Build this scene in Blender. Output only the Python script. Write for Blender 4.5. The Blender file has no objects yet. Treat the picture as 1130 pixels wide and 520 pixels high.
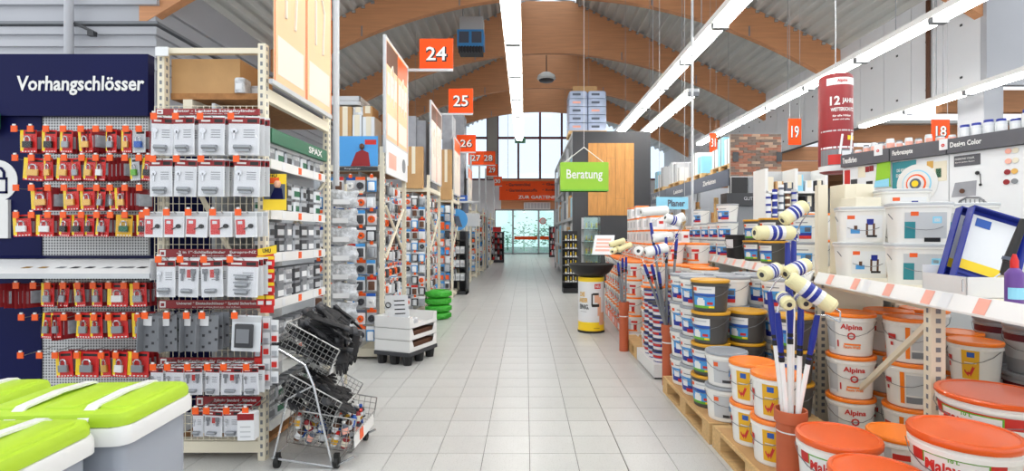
import bpy, math, random
from mathutils import Vector, Matrix
random.seed(7)
SC = bpy.context.scene
COL = SC.collection
FPX, CX, CY, EYE = 580.0, 580.0, 259.0, 1.42      # focal length and vanishing point in pixels, eye height in metres

# ------------------------------------------------------------------ camera, sky, exposure
cam_data = bpy.data.cameras.new('camera')
cam_data.sensor_width = 36.0
cam_data.lens = 36.0 * FPX / 1130.0
cam_data.shift_x = -15.0 / 1130.0
cam_data.shift_y = -1.0 / 1130.0
cam_data.clip_end = 200
cam = bpy.data.objects.new('camera', cam_data)
COL.objects.link(cam)
cam.location = (0, 0, EYE)
cam.rotation_euler = (math.pi / 2, 0, 0)
SC.camera = cam

world = bpy.data.worlds.new('overcast_sky')
SC.world = world
world.use_nodes = True
wn = world.node_tree.nodes
wn['Background'].inputs[0].default_value = (0.93, 0.965, 1.0, 1)
wn['Background'].inputs[1].default_value = 1.6
SC.view_settings.view_transform = 'Standard'
SC.view_settings.look = 'None'
SC.view_settings.gamma = 1.0
SC.view_settings.use_curve_mapping = False
SC.view_settings.exposure = -0.02
LAMP = 29.0                                         # emission of the fluorescent tubes

# ------------------------------------------------------------------ helpers
def X(px, Y): return (px - CX) * Y / FPX
def Z(py, Y): return EYE - (py - CY) * Y / FPX
def lin(c):
    c = c / 255.0
    return c / 12.92 if c <= 0.04045 else ((c + 0.055) / 1.055) ** 2.4

MATS = {}
def mat(name, rgb, rough=0.5, metal=0.0, noise=None, bump=None, emit=0.0, spec=0.5, coat=0.0, alpha=1.0, trans=0.0):
    """procedural principled material; noise=(scale, amount[, stretch xyz]); bump=(scale, strength[, stretch])"""
    m = bpy.data.materials.new(name)
    m.use_nodes = True
    nt = m.node_tree
    b = nt.nodes['Principled BSDF']
    col = (lin(rgb[0]), lin(rgb[1]), lin(rgb[2]), 1)
    b.inputs['Base Color'].default_value = col
    b.inputs['Roughness'].default_value = rough
    b.inputs['Metallic'].default_value = metal
    b.inputs['Specular IOR Level'].default_value = spec
    b.inputs['Coat Weight'].default_value = coat
    b.inputs['Alpha'].default_value = alpha
    b.inputs['Transmission Weight'].default_value = trans
    if emit:
        b.inputs['Emission Color'].default_value = col
        b.inputs['Emission Strength'].default_value = emit
    def tex(scale, stretch, detail=4):
        tc = nt.nodes.new('ShaderNodeTexCoord')
        mp = nt.nodes.new('ShaderNodeMapping')
        mp.inputs['Scale'].default_value = stretch
        n = nt.nodes.new('ShaderNodeTexNoise')
        n.inputs['Scale'].default_value = scale
        n.inputs['Detail'].default_value = detail
        nt.links.new(tc.outputs['Object'], mp.inputs[0])
        nt.links.new(mp.outputs[0], n.inputs['Vector'])
        return n
    if noise:
        n = tex(noise[0], noise[2] if len(noise) > 2 else (1, 1, 1))
        r = nt.nodes.new('ShaderNodeValToRGB')
        a = noise[1]
        r.color_ramp.elements[0].position = 0.3
        r.color_ramp.elements[1].position = 0.7
        r.color_ramp.elements[0].color = tuple(max(0, c * (1 - a)) for c in col[:3]) + (1,)
        r.color_ramp.elements[1].color = tuple(min(1, c * (1 + a)) for c in col[:3]) + (1,)
        nt.links.new(n.outputs['Fac'], r.inputs[0])
        nt.links.new(r.outputs[0], b.inputs['Base Color'])
    if bump:
        n = tex(bump[0], bump[2] if len(bump) > 2 else (1, 1, 1), 3)
        bp = nt.nodes.new('ShaderNodeBump')
        bp.inputs['Strength'].default_value = bump[1]
        bp.inputs['Distance'].default_value = 0.01
        nt.links.new(n.outputs['Fac'], bp.inputs['Height'])
        nt.links.new(bp.outputs[0], b.inputs['Normal'])
    MATS[name] = m
    return m
def glass(name, rgb, mixf):
    """thin pane: transparent mixed with gloss"""
    m = bpy.data.materials.new(name); m.use_nodes = True
    nt = m.node_tree; nt.nodes.remove(nt.nodes['Principled BSDF'])
    t = nt.nodes.new('ShaderNodeBsdfTransparent'); t.inputs[0].default_value = (lin(rgb[0]), lin(rgb[1]), lin(rgb[2]), 1)
    g = nt.nodes.new('ShaderNodeBsdfGlossy'); g.inputs['Roughness'].default_value = 0.05
    x = nt.nodes.new('ShaderNodeMixShader'); x.inputs[0].default_value = mixf
    nt.links.new(t.outputs[0], x.inputs[1]); nt.links.new(g.outputs[0], x.inputs[2])
    nt.links.new(x.outputs[0], nt.nodes['Material Output'].inputs[0])
    MATS[name] = m
    return m
def K(*names): return [MATS[n] for n in names]

class MB:
    """mesh builder: collects shapes, all sent through the matrix self.M"""
    def __init__(s): s.v, s.f, s.m, s.M = [], [], [], Matrix.Identity(4)
    def pt(s, p):
        s.v.append(tuple(s.M @ Vector(p))); return len(s.v) - 1
    def face(s, ids, m=0): s.f.append(ids); s.m.append(m)
    def quad(s, a, b, c, d, m=0): s.face([s.pt(p) for p in (a, b, c, d)], m)
    def poly(s, pts, m=0): s.face([s.pt(p) for p in pts], m)
    def box(s, x0, y0, z0, x1, y1, z1, m=0, fm=None):
        i = [s.pt(p) for p in ((x0,y0,z0),(x1,y0,z0),(x1,y1,z0),(x0,y1,z0),(x0,y0,z1),(x1,y0,z1),(x1,y1,z1),(x0,y1,z1))]
        fs = ((0,3,2,1),(4,5,6,7),(0,1,5,4),(1,2,6,5),(2,3,7,6),(3,0,4,7))   # bottom top front right back left
        for k, q in enumerate(fs): s.face([i[j] for j in q], fm.get(k, m) if fm else m)
        return s
    def bevbox(s, x0, y0, z0, x1, y1, z1, r, m=0, n=3):
        """box with rounded vertical edges and a small rounding on top"""
        prof = [(0, z0), (0, z1 - r * .5), (r * .15, z1 - r * .15), (r * .5, z1)]
        rings = []
        for ins, z in prof:
            ring = []
            for cx, cy, a0 in ((x1, y0, -90), (x1, y1, 0), (x0, y1, 90), (x0, y0, 180)):
                sx = -1 if cx == x1 else 1; sy = -1 if cy == y1 else 1
                ox, oy = cx + sx * r, cy + sy * r
                for k in range(n + 1):
                    a = math.radians(a0 + 90 * k / n)
                    ring.append(s.pt((ox + (r - ins) * math.cos(a), oy + (r - ins) * math.sin(a), z)))
            rings.append(ring)
        for a, b in zip(rings, rings[1:]):
            L = len(a)
            for k in range(L): s.face([a[k], a[(k+1) % L], b[(k+1) % L], b[k]], m)
        s.face(rings[-1], m); s.face(rings[0][::-1], m)
        return s
    def cyl(s, p0, p1, r0, r1=None, n=8, m=0, caps=True):
        r1 = r0 if r1 is None else r1
        p0, p1 = Vector(p0), Vector(p1); d = (p1 - p0)
        if d.length < 1e-9: return s
        d.normalize()
        u = d.orthogonal().normalized(); w = d.cross(u)
        A, B = [], []
        for k in range(n):
            a = 2 * math.pi * k / n
            q = u * math.cos(a) + w * math.sin(a)
            A.append(s.pt(p0 + q * r0)); B.append(s.pt(p1 + q * r1))
        for k in range(n): s.face([A[k], A[(k+1) % n], B[(k+1) % n], B[k]], m)
        if caps: s.face(A[::-1], m); s.face(B, m)
        return s
    def tube(s, pts, r, n=5, m=0):
        for a, b in zip(pts, pts[1:]): s.cyl(a, b, r, r, n, m)
        return s
    def lathe(s, prof, n=20, m=0, c=(0, 0, 0), cap0=True, cap1=True):
        """prof: (radius, z[, material])"""
        rings = []
        for p in prof:
            rings.append([s.pt((c[0] + p[0] * math.cos(2*math.pi*k/n), c[1] + p[0] * math.sin(2*math.pi*k/n), c[2] + p[1])) for k in range(n)])
        for q, (a, b) in enumerate(zip(rings, rings[1:])):
            mm = prof[q][2] if len(prof[q]) > 2 else m
            for k in range(n): s.face([a[k], a[(k+1) % n], b[(k+1) % n], b[k]], mm)
        if cap0: s.face(rings[0][::-1], prof[0][2] if len(prof[0]) > 2 else m)
        if cap1: s.face(rings[-1], prof[-1][2] if len(prof[-1]) > 2 else m)
        return s
    def patch(s, r0, z0, r1, z1, a0, a1, m=0, n=6, off=.0012):
        """flat print wrapped on a cone: angles in degrees, 0 faces -Y, positive to +X"""
        A, B = [], []
        for k in range(n + 1):
            a = math.radians(a0 + (a1 - a0) * k / n)
            A.append(s.pt(((r0 + off) * math.sin(a), -(r0 + off) * math.cos(a), z0)))
            B.append(s.pt(((r1 + off) * math.sin(a), -(r1 + off) * math.cos(a), z1)))
        for k in range(n): s.face([A[k], A[k+1], B[k+1], B[k]], m)
        return s
    def ball(s, c, r, m=0, n=8, sz=1.0):
        prof = [(max(1e-4, r * math.sin(math.pi * k / (n//2+1))), -r * sz * math.cos(math.pi * k / (n//2+1))) for k in range(n//2 + 2)]
        return s.lathe(prof, n, m, c)
    def mesh(s, name, mats, smooth=None):
        me = bpy.data.meshes.new(name)
        me.from_pydata(s.v, [], s.f)
        for mt in mats: me.materials.append(mt)
        if any(s.m): me.polygons.foreach_set('material_index', s.m)
        if smooth is not None:
            me.polygons.foreach_set('use_smooth', [True] * len(s.f))
            me.update()
            me.set_sharp_from_angle(angle=math.radians(smooth))
        me.update()
        return me
    def build(s, name, mats, parent=None, smooth=None, loc=None, rz=0):
        return link(name, s.mesh(name, mats, smooth), parent, loc, rz)

def link(name, data, parent=None, loc=None, rz=0, rot=None, scale=None):
    o = bpy.data.objects.new(name, data)
    COL.objects.link(o)
    if parent: o.parent = parent
    if loc: o.location = loc
    if rot: o.rotation_euler = rot
    elif rz: o.rotation_euler = (0, 0, rz)
    if scale: o.scale = scale
    return o
def tag(o, label=None, cat=None, group=None, kind=None):
    if label: o['label'] = label
    if cat: o['category'] = cat
    if group: o['group'] = group
    if kind: o['kind'] = kind
    return o
def thing(name, label, cat, group=None, loc=(0, 0, 0), rz=0, rot=None):
    return tag(link(name, None, None, loc, rz, rot), label, cat, group)
def spawn(name, parts, label, cat, group=None, loc=(0, 0, 0), rz=0, rot=None, scale=None):
    """parts: list of (part name, mesh[, list of sub-parts]); all meshes live in the thing's own frame"""
    t = thing(name, label, cat, group, loc, rz, rot)
    if scale: t.scale = scale
    for p in parts:
        o = link(p[0], p[1], t)
        for q in (p[2] if len(p) > 2 else ()): link(q[0], q[1], o)
    return t
ORD = ('first','second','third','fourth','fifth','sixth','seventh','eighth','ninth','tenth','eleventh','twelfth','thirteenth','fourteenth','fifteenth','sixteenth','seventeenth','eighteenth','nineteenth','twentieth')

TXT = {}
def text_mesh(s, w, h, m, bold=0.0, shear=0.0, curve=None, align='c', lines=False):
    """lettering fitted into w x h, in the XZ plane facing -Y, centred on the origin; curve=(radius) wraps it on a cylinder"""
    key = (s, round(w, 4), round(h, 4), m, bold, curve)
    if key in TXT: return TXT[key]
    c = bpy.data.curves.new('lettering', 'FONT')
    c.body = s; c.offset = bold; c.shear = shear; c.resolution_u = 2
    c.align_x = 'CENTER' if align == 'c' else 'LEFT'
    o = bpy.data.objects.new('lettering', c)
    me = bpy.data.meshes.new_from_object(o)
    bpy.data.objects.remove(o)
    vs = [v.co.copy() for v in me.vertices]
    if vs:
        x0, x1 = min(v.x for v in vs), max(v.x for v in vs); y0, y1 = min(v.y for v in vs), max(v.y for v in vs)
        for v, p in zip(me.vertices, vs):
            xx = ((p.x - x0) / max(1e-6, x1 - x0) - .5) * w; zz = ((p.y - y0) / max(1e-6, y1 - y0) - .5) * h
            if curve: v.co = (curve * math.sin(xx / curve), -curve * math.cos(xx / curve), zz)
            else: v.co = (xx, 0, zz)
    me.materials.clear(); me.materials.append(MATS[m])
    me.name = 'lettering'
    TXT[key] = me
    return me
def lettering(parent, s, w, h, m, loc, rz=0, bold=0.0, shear=0.0, name='lettering'):
    return link(name, text_mesh(s, w, h, m, bold, shear), parent, loc, rz)

# ------------------------------------------------------------------ materials
mat('white', (226, 226, 224), .45); mat('white_gloss', (240, 240, 238), .25); mat('cream', (226, 218, 196), .5)
mat('black', (22, 22, 24), .5); mat('dark_grey', (52, 53, 57), .5); mat('mid_grey', (120, 123, 128), .5)
mat('light_grey', (190, 193, 196), .5); mat('navy', (10, 16, 66), .5, noise=(1.2, .06), spec=.15); mat('orange', (230, 92, 30), .45)
mat('tag_orange', (236, 88, 12), .45); mat('red', (206, 28, 26), .4); mat('dark_red', (140, 24, 30), .4)
mat('yellow', (244, 208, 30), .4); mat('green', (96, 168, 44), .4); mat('brass', (214, 170, 92), .35, metal=.6)
mat('chrome', (205, 207, 210), .25, metal=.9); mat('wire', (168, 168, 166), .35, metal=.8); mat('steel', (150, 154, 158), .4, metal=.6)
mat('cardboard', (186, 146, 98), .8, noise=(6, .08)); mat('chipboard', (160, 112, 66), .8, noise=(30, .18))
mat('plastic_clear', (222, 226, 230), .12, coat=.4); mat('paper', (226, 228, 230), .5)
mat('blue', (30, 84, 170), .4); mat('sky_blue', (70, 150, 214), .45); mat('teal', (40, 130, 140), .5); mat('pale_blue', (140, 205, 230), .5)
mat('pink_tag', (240, 172, 154), .5); mat('wall_grey', (176, 178, 184), .7, noise=(.8, .03)); mat('lid_orange', (244, 126, 20), .35, coat=.2); mat('lid_gold', (206, 150, 30), .35)
mat('bucket_white', (230, 229, 224), .35); mat('bucket_dark', (72, 70, 68), .4); mat('bucket_grey', (150, 154, 160), .35)
mat('handle_wire', (120, 120, 122), .4, metal=.5); mat('band_yellow', (224, 170, 24), .45); mat('print_red', (196, 40, 34), .5)
mat('lid_red_orange', (222, 88, 22), .3, coat=.2); mat('terracotta', (184, 90, 54), .6); mat('fleece', (232, 224, 176), .95, bump=(220, .5))
mat('fleece_white', (240, 240, 236), .95, bump=(220, .5)); mat('royal_blue', (24, 42, 140), .4)
mat('rubber_black', (18, 18, 18), .6); mat('tyre_green', (52, 160, 40), .5); mat('lime', (172, 206, 44), .5, bump=(60, .1))
mat('cooler_grey', (152, 158, 168), .45); mat('glove', (26, 26, 29), .7, bump=(40, .4)); mat('brown', (90, 56, 36), .6)
mat('bag', (196, 199, 203), .2, noise=(22, .38), bump=(40, 1.0)); mat('wrap', (176, 188, 212), .25, noise=(3, .18), bump=(9, .8))
mat('pallet_wood', (200, 164, 112), .8, noise=(9, .16, (1, 6, 6))); mat('oak', (190, 134, 70), .55, noise=(3, .16, (9, 9, 1)))
mat('skin', (226, 172, 142), .6); mat('burgundy', (96, 22, 40), .5); mat('wall_white', (224, 226, 230), .7, noise=(.8, .02))
mat('beam_wood', (208, 148, 104), .6, noise=(1.6, .09, (.5, 6, 9)))
mat('deck', (206, 207, 204), .5, noise=(.5, .03)); mat('concrete', (170, 168, 162), .8)
mat('sign_orange', (228, 76, 18), .5, spec=.2); mat('sign_green', (138, 190, 40), .45); mat('slate', (84, 92, 108), .5); mat('header_grey', (84, 84, 90), .5)
mat('tube_light', (255, 252, 246), .5, emit=LAMP); mat('banner_pale', (232, 192, 150), .6, noise=(1.5, .06)); mat('banner_white', (226, 216, 204), .6)
mat('peg', (196, 198, 198), .5); mat('lock_green', (20, 96, 66), .5); mat('brick_a', (146, 98, 80), .9, noise=(8, .2)); mat('brick_b', (112, 98, 90), .9, noise=(8, .2)); mat('brick_c', (166, 140, 120), .9, noise=(8, .2))
mat('mortar', (150, 140, 130), .9); mat('leaf', (150, 192, 168), .7, noise=(4, .3)); mat('asphalt', (150, 158, 156), .9)
mat('purple', (98, 60, 140), .4); mat('silver_pack', (176, 180, 186), .3, metal=.3, noise=(30, .15)); mat('insul', (150, 152, 158), .6, noise=(4, .2))
glass('window_glass', (236, 244, 250), .06); glass('door_glass', (222, 242, 239), .10); glass('clear_sheet', (252, 252, 253), .03)

def floor_material(name, rgb):
    m = mat(name, rgb, .30, noise=(3.0, .05), spec=.5)
    nt = m.node_tree; b = nt.nodes['Principled BSDF']
    tc = nt.nodes.new('ShaderNodeTexCoord'); v = nt.nodes.new('ShaderNodeTexVoronoi'); v.inputs['Scale'].default_value = 95
    nt.links.new(tc.outputs['Object'], v.inputs['Vector'])
    r = nt.nodes.new('ShaderNodeValToRGB')
    r.color_ramp.elements[0].position = .10; r.color_ramp.elements[0].color = (.42, .40, .36, 1)
    r.color_ramp.elements[1].position = .30; r.color_ramp.elements[1].color = (1, 1, 1, 1)
    nt.links.new(v.outputs['Distance'], r.inputs[0])
    mx = nt.nodes.new('ShaderNodeMix'); mx.data_type = 'RGBA'; mx.blend_type = 'MULTIPLY'; mx.inputs[0].default_value = .55
    src = b.inputs['Base Color'].links[0].from_socket
    nt.links.new(src, mx.inputs[6]); nt.links.new(r.outputs[0], mx.inputs[7]); nt.links.new(mx.outputs[2], b.inputs['Base Color'])
    return m
floor_material('tile_a', (197, 197, 194)); floor_material('tile_b', (195, 195, 192)); floor_material('tile_c', (199, 199, 196))
mat('grout', (104, 102, 98), .9)
# ================================================================== THE HALL
RIDGE, XL, XR = 0.95, -8.1, 10.0
YB = [11.6 + 5.2 * k for k in range(5)]           # glulam beams
YEND = 38.0
def roof_z(x): return 11.65 - .481 * abs(x - RIDGE)
# floor: slab, single tiles near the camera, the rest joined
floor = tag(MB().box(-14, -3, -.12, 24, YEND, -.004).build('floor', K('grout')), kind='structure')
T, TX, TY = .298, .026, 3.406
near, far = [], []
for i in range(-26, 30):
    for j in range(-5, 117):
        x, y = TX + i * T, TY + j * T
        (near if (j >= -1 and j < 24 and -8 <= i <= 3) else far).append((x, y, i, j))
tile_me = []
for tm in ('tile_a', 'tile_b', 'tile_c'):
    for gx in (0.0, .0035):
        b = MB(); b.box(.002, .002, -.004, T - .002 - gx, T - .002, .001); tile_me.append(b.mesh('floor_tile', K(tm)))
for x, y, i, j in near:
    link('floor_tile', tile_me[2 * random.randrange(3) + (1 if i == 1 else 0)], floor, (x, y, 0))
b = MB()
for x, y, i, j in far:
    b.box(x + .002, y + .002, -.004, x + T - .002 - (.0035 if i == 1 else 0), y + T - .002, .001, random.randrange(3))
tag(b.build('floor_tiles', K('tile_a', 'tile_b', 'tile_c'), floor), kind='stuff')

# ceiling: trapezoidal steel deck on curved glulam beams, skylight along the ridge
def deck_side(b, xa, xb):
    n = int(abs(xb - xa) / .33); pts = []
    for k in range(n):
        for fr, dz in ((0, 0), (.30, 0), (.42, .13), (.88, .13)):
            x = xa + (xb - xa) * (k + fr) / n; pts.append((x, roof_z(x) + dz))
    pts.append((xb, roof_z(xb)))
    for (xa_, za), (xb_, zb) in zip(pts, pts[1:]):
        b.quad((xa_, 3, za), (xb_, 3, zb), (xb_, YEND, zb), (xa_, YEND, za))
        b.quad((xa_, 3, za + .05), (xb_, 3, zb + .05), (xb_, YEND, zb + .05), (xa_, YEND, za + .05))
b = MB(); deck_side(b, XL - .4, RIDGE - 1.15); deck_side(b, XR + .4, RIDGE + 1.15)
ceiling = tag(b.build('ceiling', K('deck')), kind='structure')
for k in range(11):                                # skylight panes
    y0 = 3 + 3.2 * k
    for s in (-1, 1):
        b = MB(); xa, xb = RIDGE + s * 1.15, RIDGE
        b.quad((xa, y0, roof_z(xa) + .16), (xb, y0, roof_z(xb) - .25), (xb, y0 + 3.12, roof_z(xb) - .25), (xa, y0 + 3.12, roof_z(xa) + .16))
        b.build('skylight_pane', K('window_glass'), ceiling)
        b = MB(); b.cyl((xa, y0, roof_z(xa) + .16), (xb, y0, roof_z(xb) - .25), .035, n=6); b.build('skylight_bar', K('steel'), ceiling)
bm = MB(); n = 40
lo, hi = [], []
for k in range(n + 1):
    x = XL - .35 + (XR - XL + .7) * k / n
    lo.append((x, 8.99 - .034 * (x - RIDGE) ** 2)); hi.append((x, min(roof_z(x) - .01, 11.15)))
for (a, c), (d, e) in zip(zip(lo, lo[1:]), zip(hi, hi[1:])):
    y0, y1 = -.11, .11
    bm.quad((a[0], y0, a[1]), (c[0], y0, c[1]), (e[0], y0, e[1]), (d[0], y0, d[1]))
    bm.quad((a[0], y1, a[1]), (d[0], y1, d[1]), (e[0], y1, e[1]), (c[0], y1, c[1]))
    bm.quad((a[0], y0, a[1]), (a[0], y1, a[1]), (c[0], y1, c[1]), (c[0], y0, c[1]))
    bm.quad((d[0], y0, d[1]), (e[0], y0, e[1]), (e[0], y1, e[1]), (d[0], y1, d[1]))
beam_me = bm.mesh('roof_beam', K('beam_wood'))
for y in YB: link('roof_beam', beam_me, ceiling, (0, y, 0))
pr = MB()
for x in (-5.2, -2.1, 4.0, 7.1):                   # purlin bolts plates on beams: small steel hangers
    pr.box(x - .02, -.13, 8.99 - .034 * (x - RIDGE) ** 2 + .02, x + .02, .13, 8.99 - .034 * (x - RIDGE) ** 2 + .34)
pm = pr.mesh('beam_plate', K('steel'))
for y in YB[1:]: link('beam_plate', pm, ceiling, (0, y, 0))
# clips seen as a bright dotted line where the deck meets the beams
cl = MB()
for s in (-1, 1):
    for k in range(26):
        x = RIDGE + s * (1.3 + k * .3)
        cl.box(x - .06, -.15, roof_z(x) - .12, x + .06, -.11, roof_z(x) - .03)
cm = cl.mesh('deck_clips', K('chrome'))
for y in YB[1:]: tag(link('deck_clips', cm, ceiling, (0, y, 0)), kind='stuff')

# left wall: frontal bulkhead with ledges, then along the hall
b = MB()
b.box(-14, 11.5, 0, XL, 11.7, 6.55); b.box(XL - .2, 11.7, 0, XL, YEND, 7.3)
wl = tag(b.build('wall_left', K('wall_grey')), kind='structure')
for k, (z, h, d) in enumerate(((6.42, .13, .10), (5.98, .06, .14), (5.78, .16, .08), (5.52, .14, .07), (5.26, .14, .06), (5.0, .14, .06))):
    b = MB(); b.box(-14, 11.5 - d, z, XL + d, 11.5, z + h); b.box(XL, 11.5, z, XL + d, YEND, z + h)
    b.build('wall_ledge', K('wall_grey' if k != 1 else 'mid_grey'), wl)
b = MB(); b.cyl((X(76, 11.2), 11.2, 2.0), (X(76, 11.2), 11.2, 6.8), .085, n=12); b.build('downpipe', K('wall_grey'), wl, 40)
b = MB(); b.tube([(X(80, 11.2), 11.25, Z(25, 11.2)), (X(88, 11.2), 11.25, Z(28, 11.2)), (X(104, 11.2), 11.25, Z(36, 11.2))], .035, 6)
b.box(X(96, 11.2), 11.2, Z(39, 11.2), X(103, 11.2), 11.3, Z(34, 11.2)); b.build('cable_outlet', K('dark_grey'), wl)
# right bulkhead: panels over an open passage, standing on a pillar
ZB = 4.67
wr = tag(MB().box(XR + .04, 11.55, ZB, XR + .3, YEND, 7.3).build('wall_right', K('mid_grey')), kind='structure')
y = 11.56
while y < YEND - .2:
    y1 = min(y + 1.04, YEND)
    b = MB(); b.box(XR, y, ZB - .02, XR + .05, y1 - .02, 7.3)
    b.build('wall_panel', K('wall_white'), wr)
    for zz in (5.0, 6.2):
        q = MB(); q.box(XR - .015, y + .47, zz, XR, y + .53, zz + .05); q.build('panel_fixing', K('dark_grey'), wr)
    y = y1
b = MB(); b.box(XR, 11.4, ZB, 24, 11.55, 8.5); b.build('bulkhead_front', K('wall_grey'), wr)
b = MB(); b.cyl((XR - .06, 12.98, ZB), (XR - .06, 12.98, 7.2), .05, n=8); b.build('riser_pipe', K('brown'), wr)
b = MB(); b.bevbox(XR - .02, 11.45, 0, XR + .42, 12.16, ZB, .02); b.build('pillar', K('wall_grey'), wr)
# low side hall beyond the passage
b = MB()
b.box(XR + .3, 11.5, 5.0, 11.3, YEND, 5.1); b.box(15.5, 11.5, 5.0, 24, YEND, 5.1)
for k in range(5): b.box(11.3, 11.5 + 5.4 * k, 5.0, 15.5, 12.4 + 5.4 * k, 5.1)
side = tag(b.build('ceiling_side', K('deck')), kind='structure')
for k in range(6):
    q = MB(); q.box(XR + .3, 13.0 + 4.2 * k, 4.45, 24, 13.2 + 4.2 * k, 5.0); q.build('roof_beam', K('beam_wood'), side)
b = MB(); b.box(23.8, 11.5, 0, 24, YEND, 5.0); tag(b.build('wall_side', K('wall_white')), kind='structure')

# far wall with the arched window band and the sliding doors
b = MB()
DX0, DX1, DZ = X(546, YEND), X(612, YEND), Z(231, YEND)
WZ = Z(198, YEND); WX0, WX1 = X(470, YEND), X(737, YEND)
b.box(-14, YEND, 0, DX0, YEND + .25, WZ); b.box(DX1, YEND, 0, 24, YEND + .25, WZ); b.box(DX0, YEND, DZ, DX1, YEND + .25, WZ)
b.box(-14, YEND, WZ, WX0, YEND + .25, 12.2); b.box(WX1, YEND, WZ, 24, YEND + .25, 12.2)
wf = tag(b.build('wall_far', K('wall_white')), kind='structure')
b = MB(); b.box(X(553, YEND), YEND - .06, DZ, X(640, YEND), YEND, WZ); b.build('lintel_board', K('beam_wood'), wf)
w1 = tag(link('window_1', None), kind='structure')
zt = Z(152, YEND)
cols = [470, 490, 513, 538, 549, 572, 596, 620, 643, 666, 690, 713, 737]
for p, q in zip(cols, cols[1:]):
    if p == 538:
        c = MB(); c.box(X(p, YEND), YEND - .15, WZ, X(q, YEND), YEND + .15, 10.5); c.build('pillar', K('concrete'), w1); continue
    for z0, z1 in ((WZ, zt), (zt, 10.6)):
        g = MB(); g.box(X(p, YEND) + .06, YEND + .10, z0 + .06, X(q, YEND) - .06, YEND + .12, z1 - .06); g.build('pane', K('window_glass'), w1)
for p in cols:
    g = MB(); g.box(X(p, YEND) - .075, YEND, WZ, X(p, YEND) + .075, YEND + .2, 10.6); g.build('mullion', K('burgundy'), w1)
for z in (WZ, zt):
    g = MB(); g.box(WX0, YEND - .01, z - .07, WX1, YEND + .21, z + .07); g.build('transom', K('burgundy'), w1)
d1 = tag(link('door_1', None), kind='structure')
dc = [DX0, X(566, YEND), X(594.5, YEND), DX1]
for k, (a, c) in enumerate(zip(dc, dc[1:])):
    g = MB(); g.box(a + .05, YEND + .08, .05, c - .05, YEND + .1, DZ - .05); g.build('pane', K('door_glass'), d1)
    g = MB()
    for xx in (a, c - .06): g.box(xx, YEND + .04, 0, xx + .06, YEND + .14, DZ)
    g.box(a, YEND + .04, DZ - .1, c, YEND + .14, DZ); g.box(a, YEND + .04, 0, c, YEND + .14, .1); g.build('door_frame', K('steel'), d1)
    if k:
        g = MB(); g.box(a + .1, YEND + .05, Z(264.5, YEND), c - .1, YEND + .08, Z(261, YEND)); g.build('warning_stripe', K('sign_orange'), d1)
b = MB(); b.lathe([(.24, 0), (.24, .02)], 20); me = b.mesh('no_entry_ring', K('red'))
link('prohibition_sign', me, d1, (X(599, YEND), YEND + .02, Z(244, YEND)), rot=(math.pi / 2, 0, 0))
b = MB(); b.lathe([(.18, 0), (.18, .03)], 20); link('prohibition_face', b.mesh('prohibition_face', K('white')), d1, (X(599, YEND), YEND + .01, Z(244, YEND)), rot=(math.pi / 2, 0, 0))
# outdoors: paving and hedges
tag(MB().box(-14, YEND + .25, -.12, 24, 62, -.02).build('ground_outside', K('asphalt')), kind='structure')
rng = random.Random(3)
for k, (px, w, h) in enumerate(((560, 2.2, 2.0), (578, 2.4, 3.1), (596, 2.0, 2.6), (610, 2.4, 2.9))):
    b = MB()
    for q in range(110):
        c = Vector((rng.gauss(0, w * .28), rng.gauss(0, .5), abs(rng.gauss(.5, .25)) * h)); a = rng.random() * 6.3; s_ = .16
        d = Vector((math.cos(a), math.sin(a), rng.uniform(-.6, .6))) * s_; e = Vector((-math.sin(a), math.cos(a), .5)) * s_ * .6
        b.quad(c - d, c + e, c + d, c - e)
    b.cyl((0, 0, 0), (0, 0, h * .7), .06, .03, 6)
    tag(b.build('shrub', K('leaf'), None, None, (X(px, 45), 45 + 1.6 * k, -.02)), ('leafy shrub outside, leftmost behind the glass doors', 'tall leafy shrub outside behind the left sliding door', 'leafy shrub outside behind the round prohibition sign', 'leafy shrub outside, rightmost behind the glass doors')[k], 'shrub', 'shrubs outside')

# ================================================================== LIGHTS: suspended fluorescent rows
def light_row(x, z, y0, y1, label, seg=1.55, w=.16):
    t = thing('light_row', label, 'ceiling light', 'fluorescent rows', (x, 0, z))
    b = MB(); b.box(-w * .85, y0, .05, w * .85, y1, .14)
    b.build('trunking', K('white_gloss'), t)
    n = max(1, int((y1 - y0) / seg)); L = (y1 - y0) / n
    for k in range(n):
        ya = y0 + k * L
        for s in (-1, 1):
            q = MB(); q.cyl((s * w * .45, ya + .05, .012), (s * w * .45, ya + L - .05, .012), .02, n=8); q.build('fluorescent_tube', K('tube_light'), t)
        q = MB(); q.box(-w * .7, ya - .05, -.03, w * .7, ya + .05, .06); q.build('lamp_holder', K('mid_grey'), t)
        if k % 2 == 0:
            zt_ = roof_z(x) - z - .02
            q = MB(); q.cyl((0, ya + L * .5, .12), (0, ya + L * .5, zt_), .006, n=4); q.build('suspension_wire', K('steel'), t)
    for ye in (y0, y1):
        q = MB(); q.box(-w * .6, ye - .015, -.02, w * .6, ye + .015, .13); q.build('end_cap', K('light_grey'), t)
    return t
light_row(-.2, 4.42, 1.5, 16.7, 'long fluorescent light row hanging above the middle of the aisle')
light_row(2.81, 4.42, 1.2, 17.2, 'long fluorescent light row running down to the oak sample panel')
light_row(5.81, 4.42, .6, 17.6, 'long fluorescent light row in front of the grey panelled bulkhead')
light_row(3.6, 4.42, 11.3, 16.1, 'short fluorescent light row beside the thin white hanging rod')
light_row(2.4, 4.0, 19.0, 35.0, 'added unseen fill light row in the far hall behind the dark sample wall', 2.0)  # added row, hidden by the sample wall, to brighten the far hall
light_row(-4.2, 4.0, 19.0, 35.0, 'added unseen fill light row in the far hall behind the left gondolas', 2.0)  # second added fill row, out of view, lights the hall's far left
light_row(8.9, 4.25, 7.2, 13.9, 'fluorescent light row at the right edge above the paint colour wall')
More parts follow.
